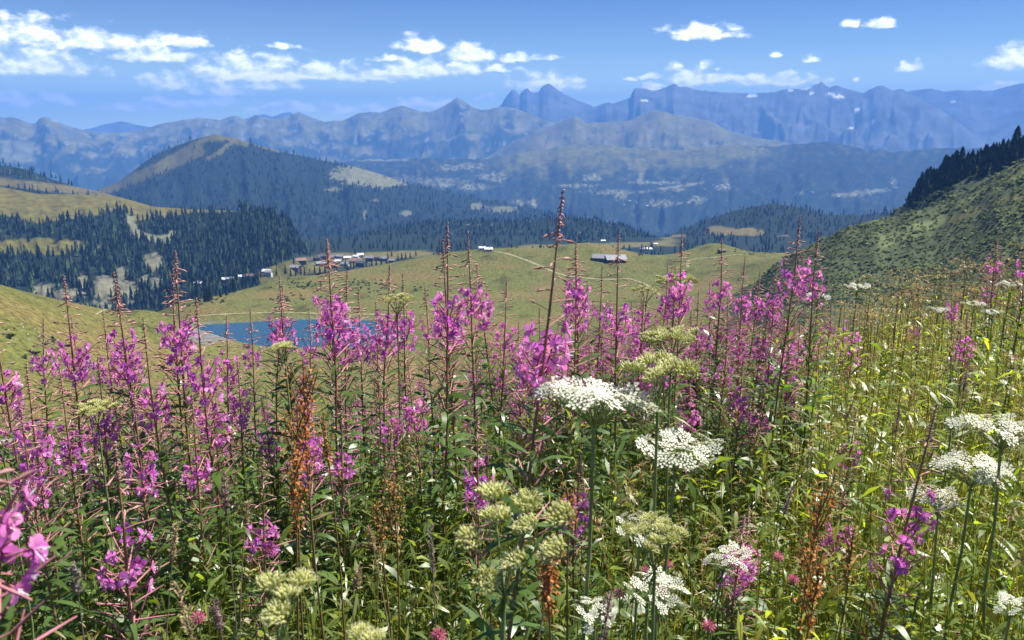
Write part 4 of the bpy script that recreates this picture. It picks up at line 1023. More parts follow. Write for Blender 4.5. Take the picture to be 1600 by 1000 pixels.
protos = [fireweed(620 + i, 1.5, random.uniform(0.0, 0.10), random.uniform(0.8, 1.25), [20, 24, 16, 26, 13, 21, 17, 8][i % 8], False, random.uniform(0.12, 0.19), [0.10, 0.12, 0.08, 0.13, 0.07, 0.11, 0.09, 0.06][i % 8], None, 4) for i in range(16)]
sprotos = [fireweed(640 + i, 1.5, random.uniform(0.0, 0.04), random.uniform(0.7, 1.1), [20, 24, 17, 22][i], True, [0.19, 0.17, 0.22, 0.20][i], [0.10, 0.12, 0.08, 0.11][i], None, 5) for i in range(4)]
plan = []
random.seed(21)
for (a, b, y) in ROW: plan.append((a, b, y, 1))
k = 0
while k < 220:
    az_ = random.uniform(-0.62, 0.55) if random.random() < 0.62 else random.uniform(0.0, 0.36); y = math.exp(random.uniform(math.log(2.6), math.log(13)))
    x = math.tan(az_) * y
    if az_ > 0.36 and random.random() < 0.72: continue
    if az_ < -0.15 and y > 7.5: continue
    H = random.uniform(0.95, 1.5) * (0.95 if az_ < 0.3 else 0.85)
    g = float(zm(x, y)); a, b = proj(x, y, g + H)
    if b < (450 if az_ < 0.03 else 405) + 60 * random.random() or not (-60 < a < 1660): continue
    plan.append((a, b, y, 0)); k += 1
def zone(a, b, y, named):
    d = 'near row' if y < 2.2 else ('front row' if y < 3.3 else ('middle row' if y < 6 else 'far row'))
    w = [n for e, n in ((290, 'by the grassy shoulder'), (600, 'before the lake'), (800, 'before the lake end'), (1050, 'below the barns'), (1250, 'below the green mound'), (1420, 'below the heath foot'), (9e9, 'below the heath slope')) if a < e][0]
    return d, w
groups = {}
for pl in sorted(plan): groups.setdefault(zone(*pl), []).append(pl)
for (d, w), pls in groups.items():
    for i, (a, b, y, named) in enumerate(pls):
        q, H = base_for(a, b, y); H = float(np.clip(H, 0.55, 2.0)); g = float(zm(q[0], q[1]))
        sz = 'tall' if H > 1.35 else ('short' if H < 0.95 else 'mid-height')
        lab = f'{sz} magenta fireweed {w}, {d}, {ORD[i]} counting towards the heath slope'
        pa = random.choice(sprotos) if (named and y < 2.6) else random.choice(protos)
        s = H / 1.5; zs = 1.0
        if s < 0.8: zs = s / 0.85; s = 0.85
        rz = random.uniform(0, 6.28); tx, ty = pa['_tip'][0] * s, pa['_tip'][1] * s   # the tip, not the foot, is what was seen
        bx, by = q[0] - (tx * math.cos(rz) - ty * math.sin(rz)), q[1] - (tx * math.sin(rz) + ty * math.cos(rz)); g = float(zm(bx, by))
        zs *= (q[2] - g) / max(0.3, q[2] - float(zm(q[0], q[1])))
        plant_obj(pa, 'fireweed', (bx, by, g), rz, s, lab, 'wildflower', 'fireweed plants', (random.gauss(0, 0.012), random.gauss(0, 0.012)), zs)

# the rest of the bed, past what one can count: slighter fireweeds in one mass
def fireweed_mass(n, seed):
    r = np.random.default_rng(seed); g = Bag(); P_ = []
    while len(P_) < n:
        a_ = r.uniform(-0.66, 0.42); y = math.exp(r.uniform(math.log(3.2), math.log(12))); x = math.tan(a_) * y
        if a_ < -0.1 and y > 9: continue
        P_.append((x, y, float(zm(x, y))))
    P_ = np.array(P_); H = r.uniform(0.8, 1.25, n); ln = r.normal(0, 0.07, (n, 2)); top = P_ + np.column_stack([ln * H[:, None], H])
    def on(f): return P_[:, None] + (top - P_)[:, None] * f[..., None]
    g.add(tubes(np.stack([P_, P_ * 0.5 + top * 0.5, top], 1), np.tile([[0.0034, 0.0028, 0.0012]], (n, 1)), 3), None, 0)
    def rnd(m, lo, hi): return lo + (hi - lo) * r.random((n, m))
    m = 20; f = 1 - rnd(m, 0.13, 0.26); an = r.uniform(0, 6.28, (n, m)); b = on(f) + np.stack([np.cos(an), np.sin(an), 0 * an], -1) * r.uniform(0.012, 0.05, (n, m))[..., None]
    for rep in range(2):
        g.add(blades(b.reshape(-1, 3), (an + rep * 1.7 + r.normal(0, 0.6, (n, m))).ravel(), r.uniform(-0.6, 0.9, n * m), r.uniform(0.014, 0.024, n * m), r.uniform(0.011, 0.016, n * m), r.uniform(-0.5, 1, n * m), 3, r.uniform(-1.2, 1.2, n * m), 'petal'), None, 1)
    for m, lo, hi, L0, L1 in ((34, 0.24, 0.52, 0.04, 0.07), (12, 0.02, 0.14, 0.012, 0.032)):
        f = 1 - rnd(m, lo, hi); an = r.uniform(0, 6.28, (n, m)); b = on(f); e = b + np.stack([np.cos(an), np.sin(an), r.uniform(-0.2, 1.0, (n, m))], -1) * r.uniform(L0, L1, (n, m))[..., None]
        g.add(tubes(np.stack([b, e], 2).reshape(-1, 2, 3), np.tile([[0.0010, 0.0017]], (n * m, 1)), 3), None, 2)
    m = 24; f = rnd(m, 0.1, 0.62); an = r.uniform(0, 6.28, (n, m))
    g.add(blades(on(f).reshape(-1, 3), an.ravel(), r.uniform(0.2, 1.0, n * m), r.uniform(0.06, 0.12, n * m), r.uniform(0.011, 0.018, n * m), r.uniform(0.3, 1.4, n * m), 3, r.normal(0, 0.3, n * m)), None, 3)
    return g.mesh('fireweed_mass', [M_stem, M_petal, M_pod, M_fleaf], False)
tag(link('fireweed_mass', fireweed_mass(175, 670)), 'pink mass of more fireweed filling the bed between the taller plants', None, None, 'stuff')

# ---- hogweed: flat white flower heads, and green seed heads
def umbellet_white(seed):
    r = np.random.default_rng(seed); g = Bag(); n = 28
    for i in range(n):
        f = (i + 0.5) / n; rr = math.sqrt(f); an = i * 2.39996
        c = np.array([rr * math.cos(an), rr * math.sin(an), 0.16 * (1 - rr * rr) + r.uniform(-0.05, 0.06)])
        np_ = 5; a0 = r.uniform(0, 6)
        ph = a0 + np.arange(np_) * 2 * np.pi / np_
        L = np.full(np_, 0.155) * r.uniform(0.8, 1.2, np_)
        if rr > 0.8: L = L * (1 + 0.9 * np.clip(np.cos(ph - an), 0, 1))
        V, F = blades(np.repeat(c[None], np_, 0), ph, r.uniform(0.1, 0.5, np_), L, L * 0.85, np.full(np_, 0.3), 3, None, 'petal')
        g.add((V, F), None, 0)
    # hairlike stalks drawing together below
    an = np.arange(12) * 2.39996; rr = np.sqrt((np.arange(12) + 0.5) / 12)
    top = np.stack([rr * np.cos(an), rr * np.sin(an), 0.05 + 0 * an], -1)
    g.add(tubes(np.stack([np.tile([0, 0, -0.75], (12, 1)), top], 1), np.tile([[0.03, 0.02]], (12, 1)), 3), None, 1)
    return g.mesh('umbellet', [M_white, M_ustem], False)
def umbellet_seed(seed):
    r = np.random.default_rng(seed); g = Bag(); n = 56
    ps = []; rs = []; tp = []; tr = []
    for i in range(n):
        f = (i + 0.5) / n; rr = math.sqrt(f) * 0.95; an = i * 2.39996
        o = np.array([rr * math.cos(an), rr * math.sin(an), 0.25 * (1 - rr * rr) + r.uniform(-0.16, 0.12)])
        d = np.array([rr * math.cos(an) * 0.7, rr * math.sin(an) * 0.7, 1.0]) + r.normal(0, 0.32, 3); d /= np.linalg.norm(d)
        L = r.uniform(0.42, 0.6); p0 = o - d * L * 0.5
        ps.append([p0, p0 + d * L * 0.3, p0 + d * L * 0.7, p0 + d * L]); rs.append([0.02, 0.085, 0.09, 0.03])
        e = p0 + d * L; tp += [[e, e + d * 0.10 + r.normal(0, 0.05, 3)], [e, e + d * 0.08 + r.normal(0, 0.07, 3)]]; tr += [[0.03, 0.02]] * 2
    g.add(tubes(np.array(ps), np.array(rs), 4), None, 0); g.add(tubes(np.array(tp), np.array(tr), 3), None, 2)
    an = np.arange(10) * 2.39996; rr = np.sqrt((np.arange(10) + 0.5) / 10) * 0.8
    top = np.stack([rr * np.cos(an), rr * np.sin(an), -0.15 + 0 * an], -1)
    g.add(tubes(np.stack([np.tile([0, 0, -0.8], (10, 1)), top], 1), np.tile([[0.035, 0.03]], (10, 1)), 3), None, 1)
    return g.mesh('seed_cluster', [M_seed, M_ustem, M_seedtip], True)
UW = [umbellet_white(700 + i) for i in range(4)]; US = [umbellet_seed(710 + i) for i in range(4)]
def umbel(px, py, y, wpx, kind, label, seed, tilt=0.0, lean=(0.0, 0.0), n=18, dome=0.25, rise=1.0, usize=0.21, back=0.0, branch=True, roll=0.0):
    """a flower head centred on (px,py) at distance y, wpx wide, on its stem down to the ground"""
    r = np.random.default_rng(seed); c = at(px, py, y); Rr = wpx * y / FPX / 2
    c = c + np.array([0, back, 0]); n_ = n
    bx, by = c[0] - lean[0], c[1] - lean[1]; g = float(zm(bx, by))
    e = link('hogweed', None, None, (bx, by, g)); tag(e, label, 'wildflower', 'hogweed with white flower heads' if kind == 'w' else 'hogweed with green seed heads')
    C = c - np.array([bx, by, g]); hub = C - np.array([lean[0] * 0.15, lean[1] * 0.15, Rr * rise])
    t = np.linspace(0, 1, 7)[:, None]; S = hub * t; S[:, :2] = hub[:2] * (t ** 1.25) + r.normal(0, 0.006, (7, 2)) * np.sin(np.pi * t)
    link('stem', Bag().add(tubes(S[None], np.linspace(0.0043, 0.0029, 7)[None] * (0.7 + Rr * 3), 7)).mesh('stem', [M_ustem]), e)
    ct, st = math.cos(tilt), math.sin(tilt)
    rays = []
    meshes = UW if kind == 'w' else US
    for i in range(n_):
        f = (i + 0.6) / n_; rr = math.sqrt(f) * Rr * (1 - usize * 0.6); an = i * 2.39996 + r.uniform(-0.2, 0.2)
        p = np.array([rr * math.cos(an), rr * math.sin(an), dome * Rr * (1 - (rr / Rr) ** 2) + r.normal(0, 0.03 * Rr)])
        p = np.array([p[0], p[1] * ct - p[2] * st, p[1] * st + p[2] * ct - p[0] * roll]) + C
        o = link('umbellet' if kind == 'w' else 'seed_cluster', meshes[i % 4], e, tuple(p))
        s = Rr * usize * r.uniform(0.85, 1.2); d = p - hub; d /= np.linalg.norm(d)
        o.scale = (s, s, s); o.rotation_euler = (-d[1] * 0.8 + tilt * 0.4, d[0] * 0.8, r.uniform(0, 6.28))
        q = p - d * s * 0.7; rays.append([hub, hub * 0.5 + q * 0.5 + np.array([0, 0, 0.04 * Rr]), q])
    ru = Bag().add(tubes(np.array(rays), np.tile([[0.0016, 0.0012, 0.0009]], (len(rays), 1)) * (0.6 + 5 * Rr), 4)).mesh('rays', [M_ustem]); link('rays', ru, e)
    # narrow bracts at the hub and a divided leaf on the stem
    nb = 7; an = r.uniform(0, 6.28, nb)
    lv = Bag().add(blades(np.repeat(hub[None], nb, 0), an, r.uniform(-0.9, -0.2, nb), np.full(nb, 0.028), np.full(nb, 0.004), np.full(nb, 0.3), 3))
    if branch:
        hb = hub * 0.45; m = 9; ph = r.uniform(0, 6.28)
        for k in range(m):
            f = k / (m - 1); b = hb + np.array([math.cos(ph), math.sin(ph), 0.25 - 0.3 * f]) * 0.22 * f
            lv.add(blades(b[None], np.array([ph + (0.9 if k % 2 else -0.9) * (1 - 0.5 * f)]), np.array([0.2]), np.array([0.13 * (1.1 - 0.4 * f)]), np.array([0.055]), np.array([0.6]), 5, np.array([r.normal(0, 0.3)])))
    link('foliage', lv.mesh('foliage', [M_fleaf]), e)
    return e
W = [ (932,620,1.22,214,'wide flat white flower head below the tallest fireweed, seen edge-on',-0.12,(0.02,0.0),26,0.06),
 (1064,704,1.35,158,'second white flower head, flat and ragged, just below the widest one',0.16,(0.06,0.0),20,0.12),
 (1000,826,1.25,100,'white flower head half hidden behind a green seed head',0.2,(0.0,0.0),14,0.3),
 (1140,876,1.45,92,'domed white flower head low down near the magenta and clover blossoms',0.3,(0.08,0.0),15,0.35),
 (1026,928,1.15,118,'roundest white flower head near the bottom of the meadow',0.3,(0.0,0.0),16,0.4),
 (926,958,1.15,96,'small white flower head at the bottom, crossed by a dry grass stalk',0.3,(-0.02,0.0),14,0.35),
 (1562,672,1.5,138,'broad white flower head at the frame edge above two others',0.18,(-0.05,0.0),20,0.15),
 (1524,734,1.55,128,'white flower head seen side-on just below the broad one at the frame edge',0.1,(0.03,0.0),20,0.15),
 (1464,778,1.6,92,'white flower head beside the leaning fireweed stem',0.2,(-0.04,0.0),16,0.2),
 (1488,662,1.9,36,'tiny white flower head next to the broad one',0.2,(0,0),9,0.2),
 (1580,948,1.2,78,'faint white flower head in the lower corner grass',0.2,(0,0),12,0.2),
 (1340,448,5.0,44,'far white flower head among tan grass below the heath slope',0.1,(0,0),10,0.1),
 (1278,464,4.2,46,'white flower head behind the fireweed spike below the heath slope',0.1,(0,0),10,0.15),
 (1466,484,4.2,40,'far flat white flower head, lower of a pair by a fireweed',0.05,(0,0),10,0.1),
 (1522,476,3.9,42,'far white flower head, upper of a pair by a fireweed',0.15,(0,0),10,0.2),
 (1580,448,3.6,50,'white flower head at the frame edge under the steep slope',0.2,(0,0),11,0.25),
 (1552,488,4.0,34,'small white flower head below the pair near the frame edge',0.1,(0,0),9,0.15),
 (2,692,1.6,34,'white flower head cut by the frame edge behind the close fireweed',0.2,(0,0),9,0.25),
 (1270,702,2.6,22,'tiny white flower head lost in the grass under the umbels',0.2,(0,0),8,0.2)]
for i, (a, b, y, w, lab, ti, le, n, dome) in enumerate(W): umbel(a, b, y, w, 'w', lab, 800 + i, ti * 0.8 - 0.10, le, int(n * 1.2), dome, rise=0.5, usize=0.19, roll=0.12 if i == 0 else 0.0, branch=y < 2.5)
G = [ (798,842,0.78,225,'close green seed head with pale clusters on spreading rays',0.62,(0.05,0.0),9,0.35,1.0,0.215),
 (436,936,0.66,130,'blurred close green seed head at the bottom, four fat clusters',0.35,(0.02,0.0),4,0.3,1.5,0.36),
 (572,1004,0.62,80,'green seed head just rising over the bottom edge',0.3,(-0.02,0.0),3,0.3,1.5,0.5),
 (1030,578,1.25,132,'green seed head standing behind the widest white one',0.05,(0.0,0.0),8,0.2,1.0,0.28),
 (1022,838,1.05,112,'yellow-green seed head in front of a white flower head',0.15,(-0.02,0.0),10,0.25,1.2,0.26),
 (1050,528,1.9,110,'pale tawny seed head behind the green one',0.0,(0,0),13,0.15,0.8,0.2),
 (444,545,2.0,44,'small green seed head against the lake below the fireweeds',0.0,(0,0),8,0.3,0.9,0.3),
 (1055,440,3.4,70,'airy yellowish seed head standing against the pasture',0.0,(0,0),14,0.25,0.8,0.16),
 (1010,455,3.8,50,'second airy yellowish seed head lower against the pasture',0.0,(0,0),12,0.25,0.8,0.16),
 (620,470,2.8,60,'airy yellowish seed head among fireweeds before the lake',0.0,(0,0),12,0.25,0.8,0.18),
 (150,640,2.2,70,'pale straw seed head between fireweeds beside the grassy shoulder',0.0,(0,0),12,0.25,0.8,0.2)]
for i, (a, b, y, w, lab, ti, le, n, dome, rise, us) in enumerate(G): umbel(a, b, y, w, 's', lab, 850 + i, ti, le, n, dome, rise, us, 0.0, y < 2)

# ---- dock: rusty seed stalks
def dock(px, py, y, Hpx, label, seed, rich=1.0, gold=False):
    r = np.random.default_rng(seed); q = at(px, py, y); g = float(zm(q[0], q[1])); H = q[2] - g; hd = Hpx * y / FPX
    e = link('dock_plant', None, None, (q[0], q[1], g)); tag(e, label, 'weed', 'rusty dock stalks')
    t = np.linspace(0, 1, 8); S = np.column_stack([0.02 * np.sin(t * 4 + seed), 0.02 * np.cos(t * 3), t * H])
    st = Bag().add(tubes(S[None], np.linspace(0.0045, 0.0012, 8)[None], 5)); br = []
    pts = []; nb = 11
    for k in range(nb):
        h0 = H - hd * (0.25 + 0.7 * k / nb); L = hd * r.uniform(0.16, 0.38); an = r.uniform(0, 6.28)
        b = np.array([np.interp(h0 / H, t, S[:, 0]), np.interp(h0 / H, t, S[:, 1]), h0]); d = np.array([math.cos(an) * 0.42, math.sin(an) * 0.42, 1.0])
        br.append([b, b + d * L * 0.5, b + d * L * np.array([0.85, 0.85, 1])])
        pts += [b + d * L * f for f in r.uniform(0.1, 1, int(18 * rich))]
    st.add(tubes(np.array(br), np.tile([[0.0016, 0.0012, 0.0008]], (nb, 1)), 4)); link('stem', st.mesh('stem', [M_dockstem]), e)
    hh = H - hd * r.random(int(90 * rich)); pts += [np.array([np.interp(h / H, t, S[:, 0]), np.interp(h / H, t, S[:, 1]), h]) for h in hh]
    pts = np.array(pts); n = len(pts); pts += r.normal(0, 0.0060, pts.shape)
    V, F = blades(pts, r.uniform(0, 6.28, n), r.uniform(-1.2, 0.4, n), r.uniform(0.005, 0.009, n), r.uniform(0.004, 0.007, n), r.uniform(0, 1, n), 3, r.uniform(-1, 1, n))
    link('seeds', Bag().add((V, F)).mesh('seeds', [M_dockgold if gold else M_dock], False), e)
M_dockgold = mat_plain('dock_seed_gold', (0.36, 0.21, 0.07), 0.7, 0.2, 0.5, 40.0, 0.3, (1.4, 1.1, 0.6))
for i, (a, b, y, h, lab, rich, gold) in enumerate([(489,558,1.45,200,'tall rust-orange dock stalk among the fireweeds before the lake',1.5,0),(465,628,1.4,190,'rusty dock stalk just beside and below the tallest one',1.2,0),(447,690,1.35,180,'thin brown dock stalk lower than its two rusty neighbours',0.8,0),(603,735,1.5,150,'golden-brown seed stalk standing in the dark leaves',0.9,1),(590,770,1.55,120,'shorter golden seed stalk beside the golden-brown one',0.7,1),(873,842,1.0,130,'orange dock stalk behind the close green seed head',1.2,0),(905,760,1.3,60,'small dark brown seed tip above the green seed head',0.5,0),(1283,748,1.35,230,'rust-red dock stalk standing in the sunny grass',1.5,0),(1262,850,1.15,170,'lower rusty dock stalk in front of the rust-red one',1.0,0),(1310,820,1.3,120,'thin rusty stalk close to the rust-red dock',0.6,1),(505,640,1.55,110,'short amber dock stalk in the rusty trio',0.7,1)]):
    dock(a, b, y, h, lab, 900 + i, rich * 0.7, gold)

# ---- grass in seed, told apart
def seedgrass(px, py, y, label, seed, head=0.06, bend=0.06, thick=0.0045, colr=(0.42, 0.33, 0.19), ddir=0.0):
    r = np.random.default_rng(seed); q = at(px, py, y)
    bx, by = q[0] - bend * math.cos(ddir), q[1] - bend * math.sin(ddir); g = float(zm(bx, by)); H = q[2] - g
    e = link('grass_stalk', None, None, (bx, by, g)); tag(e, label, 'grass stalk', 'grass stalks in seed', 'thing')
    t = np.linspace(0, 1, 12); S = np.column_stack([bend * math.cos(ddir) * t ** 4, bend * math.sin(ddir) * t ** 4, H * (t - 0.05 * t ** 6 * min(1, bend / 0.06))]); S[-1] = (q[0] - bx, q[1] - by, H * 0.95 + 0.05 * H * (1 if bend < 0.03 else 0.4))
    tot = np.concatenate([[0], np.cumsum(np.linalg.norm(np.diff(S, axis=0), axis=1))])
    link('stalk', Bag().add(tubes(S[None], np.linspace(0.0016, 0.0009, 12)[None], 4), colr).mesh('stalk', [M_dry]), e)
    n = 150; f = tot[-1] - head * r.random(n) ** 0.8
    p = np.stack([np.interp(f, tot, S[:, k]) for k in range(3)], -1); w = np.sin(np.pi * np.clip((tot[-1] - f) / head * 0.9 + 0.08, 0, 1)) * thick
    p = p + r.normal(0, 1, (n, 3)) * w[:, None] * 0.6
    V, F = blades(p, r.uniform(0, 6.28, n), r.uniform(0.3, 1.3, n), r.uniform(0.006, 0.012, n), np.full(n, 0.0024), r.uniform(-0.2, 0.6, n), 3, r.uniform(-1, 1, n))
    C = np.asarray(colr) * r.uniform(0.7, 1.25, (n, 1))
    link('seed_head', Bag().add((V, F), C).mesh('seed_head', [M_dry], False), e)
TAN = (0.42, 0.33, 0.19); GRY = (0.26, 0.22, 0.19); PNK = (0.30, 0.20, 0.19)
for i, (a, b, y, lab, hd, bn, th, cl_) in enumerate([(272,875,0.95,'plump straw-coloured grass head leaning over the short fireweed',0.085,0.06,0.0075,TAN),(272,786,1.15,'long nodding tan grass head beside the short fireweed',0.07,0.09,0.0055,TAN),(117,885,1.0,'upright grey bottlebrush grass head near the close fireweed',0.045,0.005,0.0055,GRY),(235,965,0.85,'fluffy tan grass head at the bottom under the short fireweed',0.05,0.04,0.008,TAN),(350,740,1.4,'dark upright grass spike between fireweeds and leaves',0.07,0.004,0.0035,PNK),(385,760,1.5,'pale bent grass head in the dark leaves',0.05,0.05,0.0045,TAN),(672,822,1.3,'grey slender grass spike in the dark leaves',0.09,0.01,0.0035,GRY),(520,985,0.8,'cream woolly grass head at the bottom edge',0.05,0.03,0.008,TAN),(612,648,1.7,'curled tan grass head above the dark leaves',0.05,0.06,0.004,TAN),(575,800,1.35,'hooked straw grass head by the golden seed stalk',0.05,0.05,0.0045,TAN),(560,860,1.2,'small hooked straw grass head below its like',0.04,0.05,0.004,TAN),(955,895,0.95,'grey-pink grass spike in front of the white flower heads',0.09,0.03,0.0045,PNK),(760,690,1.6,'thin purple-grey grass spike left of the umbels',0.06,0.01,0.003,PNK),(1190,650,2.0,'tan arching grass head in the sunny grass',0.06,0.07,0.0045,TAN),(1335,610,2.2,'arching pale grass head under the tan thicket',0.06,0.08,0.0045,TAN),(1410,690,1.9,'nodding straw grass head by the leaning fireweed',0.06,0.06,0.0045,TAN),(1240,740,1.6,'grey drooping grass head near the rust-red dock',0.07,0.05,0.004,GRY),(1405,640,2.0,'dark slender spike beside the leaning fireweed tip',0.07,0.01,0.0035,PNK),(1130,620,2.4,'feathery tan grass head behind the umbels',0.07,0.06,0.005,TAN),(860,870,1.0,'pinkish bent grass tip by the green seed head',0.04,0.05,0.0045,PNK),(1510,585,2.3,'dark bristly grass spike above the broad umbel',0.05,0.004,0.004,PNK),(330,905,1.0,'thin brown grass head among dark blades',0.05,0.03,0.004,PNK)]):
    lab = lab.replace(' left of ', ' beside ')
    seedgrass(a, b, y, lab, 950 + i, hd, bn, th, cl_, random.uniform(-0.5, 0.5) if i % 3 else math.pi + random.uniform(-0.5, 0.5))

# ---- clover and small pink heads low in the grass
M_clover = mat_plain('clover_head', (0.40, 0.10, 0.17), 0.7, 0.15, 0.3, 60.0, 0.3, (1.2, 1.0, 1.0))
def clover(px, py, y, label, seed):
    r = np.random.default_rng(seed); q = at(px, py, y); g = float(zm(q[0], q[1])); H = q[2] - g
    e = link('clover', None, None, (q[0], q[1], g)); tag(e, label, 'wildflower', 'clover heads')
    S = np.array([(0, 0, 0), (0.01, 0, H * 0.5), (0, 0, H)]); link('stem', Bag().add(tubes(S[None], np.array([[0.0014, 0.0012, 0.001]]), 4)).mesh('stem', [M_ustem]), e)
    n = 44; i = np.arange(n); ph = i * 2.39996; el = np.arcsin(1 - 1.7 * (i + 0.5) / n)
    d = np.stack([np.cos(ph) * np.cos(el), np.sin(ph) * np.cos(el), np.sin(el)], -1)
    link('blossom', Bag().add(blades(np.array([0, 0, H]) + d * 0.003, ph, el, np.full(n, 0.0105), np.full(n, 0.0028), np.full(n, 0.2), 3)).mesh('blossom', [M_clover]), e)
for i, (a, b, y, lab) in enumerate([(1036,922+0,1.4,'pink clover head beside the roundest white flower head'),(968,927,1.3,'deep pink clover head between two white flower heads'),(420,860,1.3,'tiny pink clover head in the dark leaves'),(1010,892,1.5,'dull pink clover head behind the white flower heads'),(1044,882,1.5,'second dull pink clover head behind the white flower heads'),(1217,870,1.5,'pale pink clover head near the rusty docks'),(1240,905,1.4,'pink clover head below the rusty docks'),(1108,978,1.2,'reddish clover head in the lower corner of the umbels'),(310,965,1.1,'small purple head low beneath the short fireweed'),(686,1000-8,1.0,'pink clover head on the bottom edge'),(1585,560,2.6,'pink head by the frame edge among grass')]):
    clover(a, b, y, lab, 990 + i)

# ================================================================== undergrowth that nobody could count
def spots(n, seed, d0, d1, az0=-0.72, az1=0.74, bias=1.0):
    r = np.random.default_rng(seed); az_ = r.uniform(az0, az1, n); y = np.exp(np.log(d0) + (np.log(d1) - np.log(d0)) * r.random(n) ** bias) * np.cos(az_)
    x = np.tan(az_) * y; return np.column_stack([x, y, zm(x, y)]), r
LEFT_END = lambda x, y: (x < -0.15 * y) & (y > 9.5)
def greens(r, n, a=(0.085, 0.14, 0.034), b=(0.21, 0.25, 0.042), pw=1.0):
    f = r.random((n, 1)) ** pw; return np.array(a) * (1 - f) + np.array(b) * f
# leafy shoots of many unflowered plants
p, r = spots(6100, 1001, 1.0, 17)
p2, _ = spots(2100, 1011, 1.25, 4.2, -0.72, 0.12); p = np.concatenate([p, p2])
p = p[~LEFT_END(p[:, 0], p[:, 1])]; n = len(p)
H = r.uniform(0.42, 0.95, n) * np.interp(p[:, 1], [0.8, 1.6, 2.4, 4, 17], [0.72, 0.88, 1.15, 1.15, 1.0]); nl = 21
lean = r.normal(0, 0.09, (n, 2))
f = np.tile(np.linspace(0.08, 1.0, nl), (n, 1)) + r.uniform(-0.02, 0.02, (n, nl))
base = np.stack([p[:, 0:1] + lean[:, 0:1] * f * H[:, None], p[:, 1:2] + lean[:, 1:2] * f * H[:, None], p[:, 2:3] + f * H[:, None]], -1).reshape(-1, 3)
ph = (np.arange(nl)[None] * 2.39996 + r.uniform(0, 6.28, (n, 1)) + r.normal(0, 0.3, (n, nl))).ravel()
sz = r.uniform(0.7, 1.3, (n, 1)); L = ((0.098 - 0.042 * f) * sz * r.uniform(0.7, 1.2, (n, nl))).ravel()
th0 = (0.1 + 0.9 * f * r.uniform(0.5, 1.2, (n, nl))).ravel()
wd = np.repeat(r.choice([0.12, 0.16, 0.2, 0.30], n, p=[0.3, 0.4, 0.2, 0.1]), nl)
V, F = blades(base, ph, th0, L, L * wd * 1.1, r.uniform(0.3, 1.5, n * nl), 3, r.normal(0, 0.45, n * nl))
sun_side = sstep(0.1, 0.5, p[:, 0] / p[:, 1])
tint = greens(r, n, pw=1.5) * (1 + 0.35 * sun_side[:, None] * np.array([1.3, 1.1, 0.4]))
lt = np.repeat(tint, nl, 0) * r.uniform(0.75, 1.25, (n * nl, 1))
yel = r.random(n * nl) < 0.05; lt[yel] = np.array([0.20, 0.19, 0.03])
g = Bag().add((V, F), lt)
top = base.reshape(n, nl, 3)
g.add(tubes(np.stack([p, top[:, nl // 2], top[:, -1]], 1), np.tile([[0.0028, 0.0022, 0.0012]], (n, 1)), 3), tint * np.array([1.3, 1.0, 1.2]))
o = link('meadow_foliage', g.mesh('meadow_foliage', [M_green])); tag(o, 'dense green leafy undergrowth between the flowers', None, None, 'stuff')
# grass blades
p, r = spots(38000, 1002, 0.95, 22); p2, _ = spots(13000, 1012, 1.05, 3.6, -0.72, 0.25); p = np.concatenate([p, p2]); p = p[~LEFT_END(p[:, 0], p[:, 1])]; n = len(p)
L = r.uniform(0.28, 0.85, n) * np.interp(p[:, 1], [0.8, 1.6, 3], [0.75, 0.9, 1.0])
wd = r.uniform(0.0025, 0.006, n) * np.interp(p[:, 1], [1, 6, 20], [1.0, 1.5, 3.2])
V, F = blades(p, r.uniform(0, 6.28, n), r.uniform(1.0, 1.5, n), L, wd, np.abs(r.normal(0.5, 0.7, n)), 4, r.uniform(-1.2, 1.2, n), 'grass')
f = sstep(0.05, 0.5, p[:, 0] / p[:, 1])[:, None] * 0.9 + 0.15 * r.random((n, 1))
dry = (r.random((n, 1)) < (0.10 + 0.33 * f + 0.25 * sstep(5, 12, p[:, 1:2]))) * 1.0
gt = greens(r, n, (0.09, 0.145, 0.030), (0.23, 0.25, 0.055)) * (1 - dry) + np.array([0.42, 0.35, 0.16]) * dry * r.uniform(0.6, 1.15, (n, 1))
o = link('meadow_grass', Bag().add((V, F), gt).mesh('meadow_grass', [M_green])); tag(o, 'tangle of green and straw-coloured grass blades', None, None, 'stuff')
# fine dry stalks with loose heads, thickest on the sunny upper side
p, r = spots(3900, 1003, 1.6, 26, -0.68, 0.74, 0.8); keep = ~LEFT_END(p[:, 0], p[:, 1]) & (r.random(len(p)) < 0.22 + 0.78 * sstep(0.0, 0.45, p[:, 0] / p[:, 1]) + 0.3 * sstep(4, 8, p[:, 1])); p = p[keep]; n = len(p)
H = r.uniform(0.6, 1.05, n); ln = r.normal(0, 0.10, (n, 2)) * H[:, None]
top = p + np.column_stack([ln, H]); mid = p * 0.5 + top * 0.5 - np.column_stack([ln * 0.2, 0 * H])
wr = np.interp(p[:, 1], [1, 6, 25], [0.0008, 0.0013, 0.004])
g = Bag(); cl_ = np.array([0.46, 0.37, 0.19]) * r.uniform(0.65, 1.2, (n, 1)) * np.where(r.random((n, 1)) < 0.3, np.array([[1.0, 0.75, 0.7]]), 1.0)
g.add(tubes(np.stack([p, mid, top], 1), np.stack([wr, wr, wr * 0.7], 1), 3), cl_)
m = 12; ff = r.random((n, m)) * r.uniform(0.10, 0.22, (n, 1)); bb = top[:, None] - (top - mid)[:, None] * ff[..., None] * 2 / H[:, None, None] * 0.5
V, F = blades(bb.reshape(-1, 3), r.uniform(0, 6.28, n * m), r.uniform(0.2, 1.4, n * m), r.uniform(0.012, 0.04, n * m) * np.repeat(np.interp(p[:, 1], [1, 20], [0.8, 1.6]), m), np.repeat(wr * 3.2, m), r.uniform(0, 1.5, n * m), 3, r.uniform(-1, 1, n * m))
g.add((V, F), np.repeat(cl_ * 1.05, m, 0))
